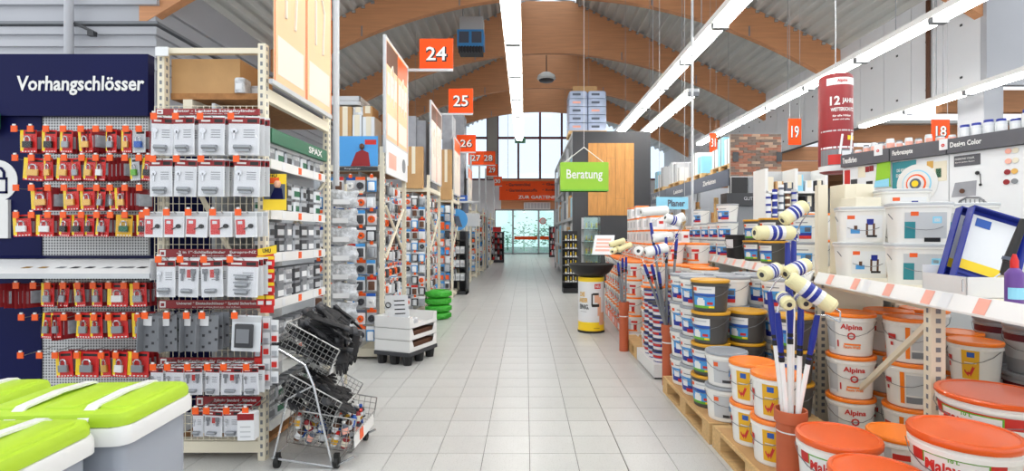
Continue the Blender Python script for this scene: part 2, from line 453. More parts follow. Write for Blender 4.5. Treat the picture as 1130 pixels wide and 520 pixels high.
# thin white suspension rods reaching down from the roof
for px, Y, pyb, lab in ((371, 4.62, 205, 'white vertical sign pole standing at the left shelf post'), (764, 8.2, 250, 'thin white hanging rod between the two right light rows')):
    b = MB(); b.cyl((X(px, Y), Y, Z(pyb, Y)), (X(px, Y), Y, 8.2 if px > 500 else 4.1), .028 if px < 500 else .02, n=8)
    tag(b.build('pole', K('light_grey'), None, 40), lab, 'pole')
# fan heater under the roof, dome lamp, exit sign
hy = 19.0
t = thing('fan_heater', 'grey fan heater with blue front grille hanging under the roof', 'heater', None, (X(520, hy), hy, Z(60, hy)))
b = MB(); b.box(-.42, -.3, 0, .42, .3, .18)
for k in range(8): b.box(-.42 + .105 * k, -.36, -.06, -.37 + .105 * k, -.3, .18)
b.build('louvre', K('dark_grey'), t)
b = MB(); b.box(-.47, -.32, .18, .47, .32, .78); b.build('housing', K('sky_blue'), t)
b = MB(); b.box(-.4, -.34, .3, -.05, -.32, .7); b.box(.05, -.34, .3, .4, -.32, .7); b.build('grille', K('slate'), t)
b = MB(); b.box(-.38, -.3, .78, .45, .3, 1.25); b.build('duct', K('light_grey'), t)
b = MB(); b.cyl((-.3, 0, 1.2), (-.3, 0, roof_z(-2.2) - Z(60, hy)), .02, n=6); b.cyl((.3, 0, 1.2), (.3, 0, roof_z(-1.7) - Z(60, hy)), .02, n=6); b.build('hanger', K('steel'), t)
t = thing('pendant_dome', 'small white pendant dome with dark underside hanging from a beam', 'pendant', None, (X(603, 22.2), 22.2, Z(90, 22.2)))
b = MB(); b.lathe([(.34, .06), (.40, .12), (.36, .25), (.2, .36), (.03, .4)], 16); b.build('shade', K('white'), t, 50)
b = MB(); b.lathe([(.05, -.02), (.28, .0), (.33, .06)], 16); b.build('dome_cover', K('dark_grey'), t, 50)
b = MB(); b.cyl((0, 0, .4), (0, 0, 9.0 - Z(90, 22.2)), .02, n=6); b.build('rod', K('dark_grey'), t)
t = thing('exit_sign', 'small green exit sign at the far end of the middle light row', 'sign', None, (X(574, 16.9), 16.9, Z(158, 16.9)))
b = MB(); b.box(-.17, -.03, 0, .17, .03, .17); b.build('sign_box', K('lock_green'), t)
b = MB(); b.poly([(-.1, -.034, .06), (-.02, -.034, .06), (-.02, -.034, .11), (-.1, -.034, .11)]); b.poly([(.02, -.034, .04), (.1, -.034, .085), (.02, -.034, .13)]); b.build('arrow_print', K('white'), t)
b = MB(); b.cyl((0, 0, .17), (0, 0, roof_z(-.2) - Z(158, 16.9)), .01, n=5); b.build('hanger', K('steel'), t)
# ================================================================== LEFT SIDE
# ---- peg board material: round holes on a regular grid
m = mat('pegboard', (206, 208, 208), .5)
nt = m.node_tree; tc = nt.nodes.new('ShaderNodeTexCoord'); v = nt.nodes.new('ShaderNodeTexVoronoi')
v.inputs['Scale'].default_value = 55; v.inputs['Randomness'].default_value = 0
mp = nt.nodes.new('ShaderNodeMapping'); mp.inputs['Scale'].default_value = (1, 0, 1)
nt.links.new(tc.outputs['Object'], mp.inputs[0]); nt.links.new(mp.outputs[0], v.inputs['Vector'])
r = nt.nodes.new('ShaderNodeValToRGB'); r.color_ramp.elements[0].position = .30; r.color_ramp.elements[0].color = (.12, .12, .13, 1)
r.color_ramp.elements[1].position = .36; r.color_ramp.elements[1].color = (.6, .61, .61, 1)
nt.links.new(v.outputs['Distance'], r.inputs[0]); nt.links.new(r.outputs[0], nt.nodes['Principled BSDF'].inputs['Base Color'])

# ---- cool boxes in the foreground
def cooler_parts():
    w, d, h = .478, .385, .4385
    b = MB(); b.bevbox(-w/2 + .02, -d/2 + .02, 0, w/2 - .02, d/2 - .02, h - .10, .035); body = b.mesh('body', K('cooler_grey'), 35)
    b = MB(); b.bevbox(-w/2, -d/2, h - .112, w/2, d/2, h - .052, .04); rim = b.mesh('rim', K('white'), 35)
    b = MB(); b.bevbox(-w/2 + .006, -d/2 + .006, h - .054, w/2 - .006, d/2 - .006, h - .008, .045)
    for k in range(3): b.bevbox(-.215 + .162 * k, -d/2 + .05, h - .02, -.107 + .162 * k, d/2 - .05, h, .025)
    lid = b.mesh('lid', K('lime'), 35)
    hs = []
    for x in (-.107, .108):
        b = MB(); pts = [(-d/2 - .004, h - .075), (-d/2 + .0, h - .03), (-d/2 + .05, h + .004), (0, h + .012), (d/2 - .05, h + .004), (d/2, h - .03), (d/2 + .004, h - .075)]
        for (ya, za), (yb, zb) in zip(pts, pts[1:]):
            b.quad((x - .017, ya, za), (x + .017, ya, za), (x + .017, yb, zb), (x - .017, yb, zb))
            b.quad((x - .017, ya, za - .008), (x - .017, yb, zb - .008), (x + .017, yb, zb - .008), (x + .017, ya, za - .008))
            b.quad((x + .017, ya, za), (x + .017, ya, za - .008), (x + .017, yb, zb - .008), (x + .017, yb, zb))
            b.quad((x - .017, ya, za), (x - .017, yb, zb), (x - .017, yb, zb - .008), (x - .017, ya, za - .008))
        hs.append(b.mesh('carry_strap', K('white')))
    return [('body', body), ('rim', rim), ('lid', lid), ('carry_strap', hs[0]), ('carry_strap', hs[1])]
CP = cooler_parts()
for x, y, lab in ((-1.485, 1.80, 'grey cool box with lime lid, right one of the back row'), (-1.52, 1.395, 'grey cool box with lime lid, nearest one in the front corner'),
                  (-2.03, 1.83, 'grey cool box with lime lid at the left edge of the back row')):
    spawn('cool_box', CP, lab, 'cool box', 'cool boxes', (x, y, .4385), math.radians(3.5))
b = MB(); b.bevbox(-2.3, 1.15, 0, -1.22, 2.03, .4385, .02)
tag(b.build('display_plinth', K('light_grey')), 'low light grey plinth under the cool boxes', 'plinth')

# ---- hanging packs: shared meshes
def padlock_pack(name, card, strip, lockm, w=.12, h=.16):
    b = MB(); b.box(-w/2, 0, 0, w/2, .002, h, 0)
    b.quad((-w/2, -.0006, .012), (-w/2 + w*.2, -.0006, .012), (-w/2 + w*.2, -.0006, h), (-w/2, -.0006, h), 1)
    b.quad((-w*.2, -.0007, h*.83), (w*.42, -.0007, h*.83), (w*.42, -.0007, h*.93), (-w*.2, -.0007, h*.93), 2)
    for k in range(5): b.quad((-w*.4 + k*w*.18, -.0007, h*.03), (-w*.3 + k*w*.18, -.0007, h*.03), (-w*.3 + k*w*.18, -.0007, h*.075), (-w*.4 + k*w*.18, -.0007, h*.075), 3)
    card_me = b.mesh('card', K(card, strip, 'black', 'white'))
    b = MB(); b.bevbox(-.03, -.02, .035, .035, -.002, .078, .004, 0, 1)
    b.tube([(-.018, -.011, .078), (-.018, -.011, .098), (-.008, -.011, .112), (.012, -.011, .112), (.022, -.011, .098), (.022, -.011, .078)], .0045, 5, 1)
    lock = b.mesh('padlock', K(lockm, 'chrome'))
    b = MB(); b.box(-.04, -.024, .028, .045, -.0015, .12); bl = b.mesh('blister', K('clear_sheet'))
    return [('card', card_me), ('padlock', lock), ('blister', bl)]
PK = {'b': padlock_pack('b', 'red', 'yellow', 'brass'), 'k': padlock_pack('k', 'red', 'yellow', 'black'), 's': padlock_pack('s', 'red', 'yellow', 'steel'),
      'u': padlock_pack('u', 'light_grey', 'light_grey', 'blue'), 'y': padlock_pack('y', 'band_yellow', 'band_yellow', 'lock_green'), 'g': padlock_pack('g', 'light_grey', 'yellow', 'green'),
      'w': padlock_pack('w', 'red', 'yellow', 'white')}
DSC = {'b': 'red pack with yellow stripe and brass padlock', 'k': 'red pack with yellow stripe and black padlock', 's': 'red pack with yellow stripe and steel fitting',
       'u': 'clear pack with blue padlock', 'y': 'golden yellow pack with dark padlock', 'g': 'clear pack with yellow stripe and green padlock', 'w': 'red pack with yellow stripe and white padlock'}
cb = MB(); cb.box(-.06, 0, 0, .06, .002, .16); cb.box(-.04, -.018, .03, .045, 0, .115, 1); EDGE = cb.mesh('blister_pack', K('dark_red', 'silver_pack'))

# ---- navy padlock wall, facing the camera
YW = 3.45
pw = thing('padlock_wall', 'navy padlock display wall with pegboard and long hooks', 'display wall', None, (0, 0, 0))
b = MB(); b.box(-3.6, YW - .06, Z(130, YW), X(170.5, YW), YW, Z(63, YW)); b.build('header_panel', K('navy'), pw)
lettering(pw, 'Vorhangschlösser', X(167, YW) - X(29, YW), Z(86, YW) - Z(107, YW), 'white', ((X(29, YW) + X(167, YW)) / 2, YW - .064, Z(97.5, YW)), bold=.025, shear=.05)
b = MB(); b.box(-3.6, YW - .03, 0, X(50, YW), YW, Z(130, YW)); b.build('side_panel', K('navy'), pw)
b = MB(); b.box(X(50, YW), YW - .02, 0, X(166, YW), YW, Z(130, YW)); b.build('pegboard', K('pegboard'), pw)
b = MB(); b.lathe([(.135, 0), (.135, .004)], 32); link('emblem_disc', b.mesh('emblem_disc', K('white')), pw, (X(2, YW), YW - .03, Z(200, YW)), rot=(math.pi / 2, 0, 0))
b = MB(); ex, ey, ez = X(4, YW), YW - .037, Z(204, YW)
for x0, z0, x1, z1 in ((-.06, -.06, .06, -.045), (-.06, .03, .06, .045), (-.06, -.06, -.047, .04), (.047, -.06, .06, .04)): b.box(ex + x0, ey, ez + z0, ex + x1, ey + .003, ez + z1)
b.tube([(ex - .04, ey, ez + .04), (ex - .04, ey, ez + .08), (ex - .02, ey, ez + .105), (ex + .02, ey, ez + .105), (ex + .04, ey, ez + .08), (ex + .04, ey, ez + .04)], .008, 5)
b.build('padlock_emblem', K('navy'), pw)
b = MB(); b.box(-3.5, YW - .05, Z(263, YW), X(17, YW), YW - .03, Z(221, YW)); b.build('white_plate', K('white'), pw)
b = MB(); b.poly([(X(0, YW) - .1, YW - .07, Z(112, YW)), (X(0, YW) - .1, YW - .07, Z(150, YW)), (X(6, YW), YW - .07, Z(149, YW)), (X(6, YW), YW - .07, Z(112, YW))], 0)
b.box(X(0, YW) - .1, YW - .085, Z(145, YW), X(13, YW), YW - .075, Z(128, YW), 1); b.build('arrow_sign', K('red', 'lock_green'), pw)
lettering(pw, 'AG\nSTER', .06, .075, 'yellow', (X(5, YW), YW - .087, Z(136.5, YW)), bold=.02)
# sloped display board
b = MB(); ys, yb_ = 3.08, YW - .03
zf, zb_ = Z(302, ys), Z(284, yb_)
b.quad((-3.4, ys, zf), (X(166, ys), ys, zf), (X(166, ys), yb_, zb_), (-3.4, yb_, zb_), 0)
b.quad((-3.4, ys, zf - .03), (-3.4, yb_, zb_ - .03), (X(166, ys), yb_, zb_ - .03), (X(166, ys), ys, zf - .03), 0)
b.quad((-3.4, ys, zf - .03), (X(166, ys), ys, zf - .03), (X(166, ys), ys, zf), (-3.4, ys, zf), 1)
b.quad((-3.4, yb_ - .05, zb_ - .006), (X(166, ys), yb_ - .05, zb_ - .006), (X(166, ys), yb_ - .005, zb_ + .012), (-3.4, yb_ - .005, zb_ + .012), 2)
b.box(X(166, ys) - .004, ys, zf - .04, X(166, ys), yb_, zb_ + .005, 1)
sb = b.build('sloped_board', K('white_gloss', 'light_grey', 'navy'), pw)
for k, px in enumerate((22, 40, 60, 76, 92, 112, 128, 136, 150)):
    q = MB(); yy = ys + .10; zz = zf + (zb_ - zf) * .10 / (yb_ - ys) + .0015; xx = X(px, yy)
    n_ = Vector((0, yb_ - ys, zb_ - zf)).normalized()
    a = Vector((xx, yy, zz)); L = .05
    q.poly([a, a + Vector((L, 0, 0)), a + Vector((L * 1.1, 0, 0)) + n_ * .03, a + Vector((.01, 0, 0)) + n_ * .035])
    q.build('printed_picture', K(('brass', 'brass', 'steel', 'black', 'dark_grey', 'steel', 'mid_grey', 'steel', 'black')[k]), sb)
# hooks with orange price tags
hb = MB(); hb.tube([(0, YW - 3.2 - .02, .0), (0, .02, -.012), (0, 0, .0)], .0028, 4); HOOK = hb.mesh('hook', K('wire'))
tb = MB(); tb.box(-.018, -.006, -.026, .018, .0, .012); tb.box(-.008, -.007, .012, .008, 0, .022, 1); TAGM = tb.mesh('price_tag', K('tag_orange', 'white'))
def hook(parent, px, py, Y=3.2):
    h = link('hook', HOOK, parent, (X(px, Y), Y, Z(py, Y))); link('price_tag', TAGM, h); return h
HK = {141: (16, 34, 51, 70, 89.5, 106, 121, 139, 153.5), 173: (17, 35, 53, 71, 90.5, 106, 121.5, 138, 153.5, 164), 206: (18, 35, 53, 71, 89, 107, 121.5, 138, 154),
      236: (18, 35, 53, 70, 90, 107, 122, 138, 157), 314: (18, 37, 53, 70, 86, 103, 120, 137, 151), 349: (24, 39, 71, 87, 104, 120, 137, 152), 391: (23, 44, 61, 85, 112, 128, 150)}
for py, xs in HK.items():
    for px in xs: hook(pw, px, py)
ROWS = [('top', 143, 168, ((20, 38, 'k'), (44, 60, 'k'), (64, 77, 's'), (86, 100, 'b'), (100, 112, 'E'), (114, 127, 's'), (127, 132, 'E'), (132, 143, 'b'), (144, 159, 'u'))),
        ('second', 174, 199, ((23, 45, 'b'), (46, 57, 'b'), (59, 76, 'b'), (77, 88, 's'), (89, 102, 'b'), (102, 114, 'w'), (115, 140, 'E'), (142, 153, 'g'), (154, 165, 'k'))),
        ('third', 207, 232, ((32, 55, 'b'), (56, 66, 'E'), (67, 86, 'b'), (87, 103, 'b'), (104, 113, 's'), (114, 119, 'E'), (119, 126, 's'), (126, 139, 'b'), (140, 158, 'E'))),
        ('fourth', 237, 261, ((13, 32, 'w'), (38, 56, 'w'), (62, 75, 'k'), (76, 91, 'k'), (91, 102, 'k'), (103, 117, 's'), (118, 124, 'E'), (126, 143, 'y'), (149, 161, 'k'))),
        ('fifth', 313, 339, ((10, 26, 'E'), (26, 40, 'E'), (43, 57, 's'), (61, 72, 's'), (73, 80, 'E'), (81, 92, 's'), (99, 111, 's'), (117, 138, 'w'), (142, 160, 's'))),
        ('sixth', 346, 374, ((43, 54, 's'), (55, 65, 's'), (66, 81, 'E'), (82, 97, 's'), (97, 112, 's'), (117, 140, 's'), (145, 161, 's'))),
        ('bottom', 389, 417, ((59, 80, 's'), (81, 106, 's'), (109, 121, 'b'), (121, 138, 'w'), (138, 162, 's')))]
rng = random.Random(11)
for rn, y0, y1, ps in ROWS:
    h = (y1 - y0) / FPX * 3.2
    for k, (x0, x1, kind) in enumerate(ps):
        if kind == 'E':
            n = max(2, int((x1 - x0) / 3.2))
            for q in range(n):
                o = link('blister_pack', EDGE, None, (X(x0 + (q + .5) * (x1 - x0) / n, 3.25), 3.25 + .006 * q, Z(y1 + rng.uniform(-1, 1), 3.25)), rz=math.radians(rng.uniform(62, 72)))
                o.scale = (.85, .8, h / .16); tag(o, 'dark red pack turned edge-on, %s of the %s run in the %s row' % (ORD[q], ORD[k], rn), 'blister pack', 'edge-on packs, %s row' % rn)
            continue
        w = (x1 - x0) / FPX * 3.2
        for q in range(3):
            Y = 3.215 + .03 * q; sh = 0 if q == 0 else (.010 * q)
            lab = ('%s, place %s from left in %s row' % (DSC[kind], ORD[k], rn)) if q == 0 else 'red pack %s behind the %s front pack of the %s row' % (('', 'directly', 'rearmost')[q], ORD[k], rn)
            if q == 0:
                spawn('blister_pack', PK[kind], lab, 'blister pack', 'padlock packs, %s row' % rn, ((X((x0 + x1) / 2, 3.2)) + sh, Y, Z(y1, 3.2) - .0 * q),
                      rot=(0, math.radians(rng.uniform(-5, 5)), math.radians(rng.uniform(-8, 8))), scale=(w / .12, 1, h / .16))
            else:
                o = link('blister_pack', EDGE, None, (X((x0 + x1) / 2, 3.2) + sh, Y, Z(y1, 3.2)), rz=math.radians(rng.uniform(-6, 6)), scale=(w / .12, .6, h / .16))
                tag(o, lab, 'blister pack', 'queued packs, %s row' % rn)

# ---- gondola frame carrying the wire-grid end cap
YG = 3.30
gx0, gx1 = X(178, 3.36), X(289, 3.30)
def slotted_post(x, y, z1, w=.045, d=.05):
    b = MB(); b.box(x - w/2, y - d/2, 0, x + w/2, y + d/2, z1)
    for k in range(int(z1 / .05)): b.box(x - w*.16, y - d/2 - .0008, .03 + k*.05, x + w*.16, y - d/2, .055 + k*.05, 1)
    for k in range(int(z1 / .05)): b.box(x + w/2, y - d*.16, .03 + k*.05, x + w/2 + .0008, y + d*.16, .055 + k*.05, 1)
    return b
g0 = thing('slotted_rack', 'cream slotted rack carrying the lock cylinder grid', 'rack')
for x, y in ((gx0, 3.38), (gx1, 3.32), (gx1, 4.38), (gx0, 4.38)): slotted_post(x, y, 2.55 if y > 4 else 2.62).build('upright', K('cream', 'mid_grey'), g0)
b = MB(); b.box(gx0, 3.34, Z(60, 3.36), gx1, 3.38, Z(54, 3.36)); b.build('top_rail', K('cream'), g0)
b = MB(); b.box(gx0, 3.30, .05, gx1, 3.38, .12); b.build('base_rail', K('cream'), g0)
b = MB(); b.box(gx0 + .02, 3.40, .05, gx1 - .03, 4.36, .08); b.build('base_board', K('chipboard'), g0)
b = MB(); b.box(gx0 + .02, 3.42, 2.30, gx1 - .025, 4.40, 2.34); b.build('top_board', K('chipboard'), g0)
b = MB(); b.box(gx1 - .02, 3.345, 2.27, gx1 + .02, 4.36, 2.35); b.build('side_rail', K('cream'), g0)
b = MB(); b.box(gx0 + .1, 3.42, 2.24, gx0 + .16, 4.4, 2.30); b.build('cross_rail', K('cream'), g0)
b = MB(); b.box(gx0 - 1.5, 3.9, .1, gx0 + .3, 3.93, 2.0); b.build('back_panel', K('navy'), g0)
b = MB(); b.tube([(gx1 - .02, 3.36, .9), (gx1 - .55, 3.38, 1.9)], .016, 6); b.build('brace', K('cream'), g0)
b = MB(); b.box(X(170, 3.3), 3.31, Z(61, 3.3), X(184, 3.3), 3.32, Z(51, 3.3)); b.build('bay_card', K('paper'), g0)
t = thing('cardboard_box', 'long brown cardboard box on the board above the lock cylinders', 'box', None, ((X(187, 3.42) + X(263, 3.42)) / 2, 3.66, 2.34))
b = MB(); hw = (X(263, 3.42) - X(187, 3.42)) / 2; b.box(-hw, -.22, 0, hw, .22, Z(64, 3.42) - 2.34); b.build('carton', K('cardboard'), t)
b = MB(); b.box(-hw - .001, -.025, Z(64, 3.42) - 2.34, hw + .001, .025, Z(64, 3.42) - 2.338); b.build('tape', K('chipboard'), t)
for k, px in enumerate((268, 275, 281)):
    b = MB(); b.bevbox(-.035, -.05, 0, .035, .05, .10 - .02 * k, .02); b.box(-.02, -.052, .02, .02, -.05, .06, 1)
    tag(b.build('parts_bag', K('bag', 'paper'), None, None, (X(px, 3.45), 3.45 + .12 * k, 2.34)), 'small clear parts bag beside the long carton, %s from left' % ORD[k], 'bag', 'parts bags')
gr = thing('grid_rack', 'cream wire grid of lock cylinders with red title strips', 'display rack', None)
b = MB(); za, zb2 = .13, Z(117, YG); xa, xb = gx0 + .0, gx1 - .02
n = 17
for k in range(n + 1): x = xa + (xb - xa) * k / n; b.cyl((x, YG, za), (x, YG, zb2), .0022, n=4)
n = int((zb2 - za) / .05)
for k in range(n + 1): z = za + (zb2 - za) * k / n; b.cyl((xa, YG + .004, z), (xb, YG + .004, z), .0022, n=4)
tag(b.build('wire_grid', K('cream'), gr), kind='stuff')
STRIPS = ((120, 127, 172, 286, 'Motor - Lockerte Schließzylinder'), (275, 284, 175, 287, '„2 in 1“-Schließzylinder   Europro-NZ'), (331.5, 340.5, 175, 287, 'Universal * Einsteckschlösser * Spezial Sicherheit'),
          (395, 404.5, 176, 287, 'Schließzylinder für Gleichschließungen'), (438, 448, 216, 287, 'Zylinder Standard   Sicherheit'))
ys = 3.24
for y0, y1, x0, x1, s in STRIPS:
    b = MB(); b.box(X(x0, ys), ys, Z(y1, ys), X(x1, ys), ys + .012, Z(y0, ys)); o = b.build('title_strip', K('dark_red'), gr)
    wtx = (x1 - x0 - 24) / FPX * ys
    link('lettering', text_mesh(s, wtx, .022, 'white', .02), o, (X((x0 + x1) / 2 + 8, ys), ys - .002, Z((y0 + y1) / 2 - .8, ys)))
    link('lettering', text_mesh('in verschiedenen Größen', wtx * .6, .007, 'white', .01), o, (X((x0 + x1) / 2 + 8, ys), ys - .002, Z(y1 - 1.6, ys)))
    q = MB(); q.box(X(x0 + 1.5, ys), ys - .003, Z(y1 - 1, ys), X(x0 + 8, ys), ys, Z(y0 + 1, ys)); q.box(X(x0 + 3, ys), ys - .005, Z(y1 - 2.5, ys), X(x0 + 6.5, ys), ys - .003, Z(y0 + 3, ys), 1); q.build('logo', K('white', 'dark_red'), o)
def cyl_pack(kind):
    w, h = .13, .235; b = MB()
    b.box(-w/2, 0, 0, w/2, .002, h, 0); b.quad((-w/2, -.0006, h*.80), (w/2, -.0006, h*.80), (w/2, -.0006, h*.96), (-w/2, -.0006, h*.96), 1)
    b.quad((w*.1, -.001, h*.83), (w*.42, -.001, h*.83), (w*.42, -.001, h*.92), (w*.1, -.001, h*.92), 2)
    b.quad((-w*.4, -.001, h*.85), (-w*.05, -.001, h*.85), (-w*.05, -.001, h*.9), (-w*.4, -.001, h*.9), 3)
    for k in range(4): b.quad((-w*.02, -.001, h*(.45 + .06*k)), (w*.34, -.001, h*(.45 + .06*k)), (w*.34, -.001, h*(.468 + .06*k)), (-w*.02, -.001, h*(.468 + .06*k)), 4)
    card = b.mesh('card', K('paper', 'dark_red', 'black', 'white', 'mid_grey')); out = [('card', card)]
    b = MB()
    if kind == 0:
        b.cyl((-.035, -.018, .045), (.035, -.018, .045), .014, n=10); b.box(-.03, -.024, .018, .03, -.010, .04); out.append(('lock_cylinder', b.mesh('lock_cylinder', K('steel'), 40)))
        b = MB(); b.lathe([(.016, 0), (.016, .003)], 10, 0, (0, 0, 0)); b.M = Matrix.Identity(4); b.box(-.003, -.05, 0, .005, 0, .003)
        me = b.mesh('key', K('chrome')); me.transform(Matrix.Translation((-.04, -.006, .145)) @ Matrix.Rotation(math.pi/2, 4, 'X')); out.append(('key', me))
    elif kind == 1:
        for x in (-.035, .035):
            b = MB(); b.box(x - .006, -.012, .10, x + .006, -.006, .15); b.box(x - .014, -.012, .145, x + .014, -.006, .175); out.append(('key', b.mesh('key', K('mid_grey'))))
        b = MB(); b.cyl((-.03, -.016, .04), (.03, -.016, .04), .014, n=10); out.append(('lock_cylinder', b.mesh('lock_cylinder', K('steel'), 40)))
        b = MB(); b.quad((-.01, -.002, .12), (.014, -.002, .12), (.014, -.002, .17), (-.01, -.002, .17)); out.append(('red_print', b.mesh('red_print', K('print_red'))))
    else:
        for z in (.03, .075, .12):
            b = MB(); b.cyl((-.025, -.016, z), (.025, -.016, z), .014, n=10); b.box(-.035, -.02, z + .012, .035, -.006, z + .02); out.append(('lock_cylinder', b.mesh('lock_cylinder', K('steel'), 40)))
    b = MB(); b.box(-w*.46, -.03, .008, w*.46, -.003, h*.78); out.append(('blister', b.mesh('blister', K('clear_sheet'))))
    return out
C0, C1, C2 = cyl_pack(0), cyl_pack(1), cyl_pack(2)
b = MB(); b.box(-.06, 0, 0, .06, .002, .17, 0); b.quad((-.055, -.001, .02), (-.005, -.001, .02), (-.005, -.001, .12), (-.055, -.001, .12), 1); b.quad((-.055, -.0015, .14), (.055, -.0015, .14), (.055, -.0015, .165), (-.055, -.0015, .165), 2)
b.quad((-.045, -.0015, .09), (-.02, -.0015, .09), (-.02, -.0015, .11), (-.045, -.0015, .11), 0)
c3 = b.mesh('card', K('paper', 'red', 'light_grey')); b = MB(); b.lathe([(.015, 0), (.015, .004)], 12); b.box(-.045, -.003, 0, -.012, .003, .004)
k3 = b.mesh('key', K('black')); k3.transform(Matrix.Translation((.028, -.004, .075)) @ Matrix.Rotation(math.pi/2, 4, 'X') @ Matrix.Rotation(.5, 4, 'Z'))
b = MB(); b.box(-.055, -.02, .01, .055, -.003, .13); C3 = [('card', c3), ('key', k3), ('blister', b.mesh('blister', K('clear_sheet')))]
b = MB(); b.box(-.045, -.004, 0, .045, 0, .21, 0); b.box(-.045, -.05, 0, -.041, 0, .2, 0)
for q in range(8): b.box(-.03 + .03 * (q % 3), -.0055, .02 + .022 * q, -.018 + .03 * (q % 3), -.004, .034 + .022 * q, 1)
hinge = b.mesh('steel_plate', K('mid_grey', 'dark_grey')); b = MB(); b.box(-.04, -.012, .15, .0, -.006, .205); C4 = [('steel_plate', hinge), ('paper_tag', b.mesh('paper_tag', K('paper')))]
b = MB(); b.box(-.08, 0, 0, .08, .002, .235, 0); b.quad((-.08, -.001, .19), (.08, -.001, .19), (.08, -.001, .225), (-.08, -.001, .225), 1)
hc = b.mesh('card', K('plastic_clear', 'light_grey')); b = MB(); b.bevbox(-.055, -.03, .03, .045, -.003, .18, .012, 0); b.box(-.04, -.034, .06, .03, -.03, .15, 1)
C5 = [('card', hc), ('handle_plate', b.mesh('handle_plate', K('dark_grey', 'mid_grey'), 40))]
b = MB(); b.box(-.06, -.06, 0, .06, 0, .165, 0, {1: 0}); b.quad((-.06, -.061, .125), (.06, -.061, .125), (.06, -.061, .165), (-.06, -.061, .165), 1)
for q in range(3): b.quad((-.04, -.061, .02 + .03*q), (.035, -.061, .02 + .03*q), (.035, -.061, .028 + .03*q), (-.04, -.061, .028 + .03*q), 2)
C6 = [('carton', b.mesh('carton', K('paper', 'dark_red', 'light_grey')))]
SZ = {0: (.13, .235), 1: (.13, .235), 2: (.13, .235), 3: (.12, .17), 4: (.09, .21), 5: (.16, .235), 6: (.12, .165)}
CP_ = {0: C0, 1: C1, 2: C2, 3: C3, 4: C4, 5: C5, 6: C6}
CD = {0: 'white pack with red head, key and lock cylinder', 1: 'white pack with two keys and lock cylinder', 2: 'clear pack with three steel cylinders', 3: 'small red and white pack with black key',
      4: 'grey perforated lock plate with white tag', 5: 'clear pack with dark handle plate', 6: 'white carton with red head'}
GROWS = [('top', 128, 171, ((167, 190, 0), (191, 215, 0), (218, 248, 0), (252, 286, 0))), ('second', 175, 217, ((166, 190, 0), (192, 216, 0), (219, 247, 0), (258, 286, 0))),
         ('third', 234, 262, ((159, 180, 3), (181, 203, 3), (205, 228, 3), (232, 256, 3), (260, 284, 3))), ('fourth', 286, 328, ((172, 194, 0), (196, 219, 1), (222, 247, 1), (251, 284, 2))),
         ('fifth', 348, 388, ((157, 178, 4), (181, 196, 4), (203, 218, 4), (220, 240, 4), (255, 287, 5))),
         ('sixth', 405, 436, ((166, 180, 0), (182, 203, 0), (204, 223, 1), (226, 242, 0), (244, 266, 1), (269, 286, 0))), ('bottom', 453, 482, ((213, 224, 0), (225, 245, 1), (247, 266, 0), (268, 286, 6)))]
for rn, y0, y1, ps in GROWS:
    for k, (x0, x1, kd) in enumerate(ps):
        bw, bh = SZ[kd]; Y = 3.10
        w, h = (x1 - x0) / FPX * Y, (y1 - y0) / FPX * Y
        for q in range(3):
            lab = '%s, %s from left in %s grid row' % (CD[kd], ORD[k], rn) if q == 0 else 'pack %s behind the %s front pack of the %s grid row' % (('', 'directly', 'rearmost')[q], ORD[k], rn)
            if kd in (5, 6) and q: continue
            if q == 0: spawn('blister_pack' if kd not in (4, 6) else ('lock_plate' if kd == 4 else 'carton_box'), CP_[kd], lab, 'blister pack' if kd != 6 else 'box', 'lock packs, %s grid row' % rn, (X((x0 + x1) / 2, Y), Y, Z(y1, Y)),
                  rot=(0, math.radians(rng.uniform(-2.5, 2.5)), math.radians(rng.uniform(-5, 5))), scale=(w / bw, 1, h / bh))
            else:
                tag(link('blister_pack', CP_[kd][0][1], None, (X((x0 + x1) / 2, Y) + .009 * q, Y + .045 * q, Z(y1, Y) + .003 * q), rz=math.radians(rng.uniform(-4, 4)), scale=(w / bw, 1, h / bh)), lab, 'blister pack', 'queued packs, %s grid row' % rn)
        hx = x0 + 3 if kd != 5 else x0 + 4
        b_ = link('hook', HOOK, gr, (X(hx, 3.06), 3.06, Z(y0 - 1, 3.06))); b_.scale = (1, 1, 1); link('price_tag', TAGM, b_)
        link('support_arm', HOOK, gr, (X((x0 + x1) / 2, 3.08), 3.08, Z(y0 - .5, 3.08)))
# ---- aisle end of the first gondola: shelves with small boxes, green header
XA = -1.65
es = thing('end_shelf', 'end shelf with small hardware boxes under a green header', 'shelf', None)
SHZ = (.20, .62, .98, 1.29, 1.57, 1.90)
for z in SHZ:
    b = MB(); b.box(XA - .36, 3.40, z - .03, XA - .01, 4.32, z); sh = b.build('shelf_board', K('light_grey'), es)
    q = MB(); q.box(XA - .012, 3.40, z - .05, XA + .004, 4.32, z + .012); q.build('price_rail', K('white'), sh)
    for k in range(4):
        q = MB(); y = 3.55 + .21 * k + .05 * ((k * 7) % 3); q.box(XA + .004, y, z - .042, XA + .006, y + .05, z + .005); q.build('price_tag', K('tag_orange' if k % 2 else 'paper'), sh)
b = MB(); b.box(XA - .38, 3.40, .2, XA - .36, 4.34, 2.27); b.build('back_panel', K('light_grey'), es)
b = MB(); b.box(XA - .02, 3.40, 2.02, XA + .01, 4.34, 2.11); hd = b.build('header', K('lock_green'), es)
link('lettering', text_mesh('SPAX', .26, .05, 'white', .03), hd, (XA + .013, 4.10, 2.065), math.pi / 2)
b = MB(); b.box(XA - .3, 3.40, 2.0, XA - .02, 4.34, 2.02); b.build('header_lamp', K('light_grey'), es)
for k, (z0, z1) in enumerate(((1.25, 1.6), (1.85, 1.5))):
    b = MB(); b.tube([(XA - .0, 4.32, z0), (XA - .28, 4.36, z1)], .014, 6); b.build('brace', K('cream'), es)
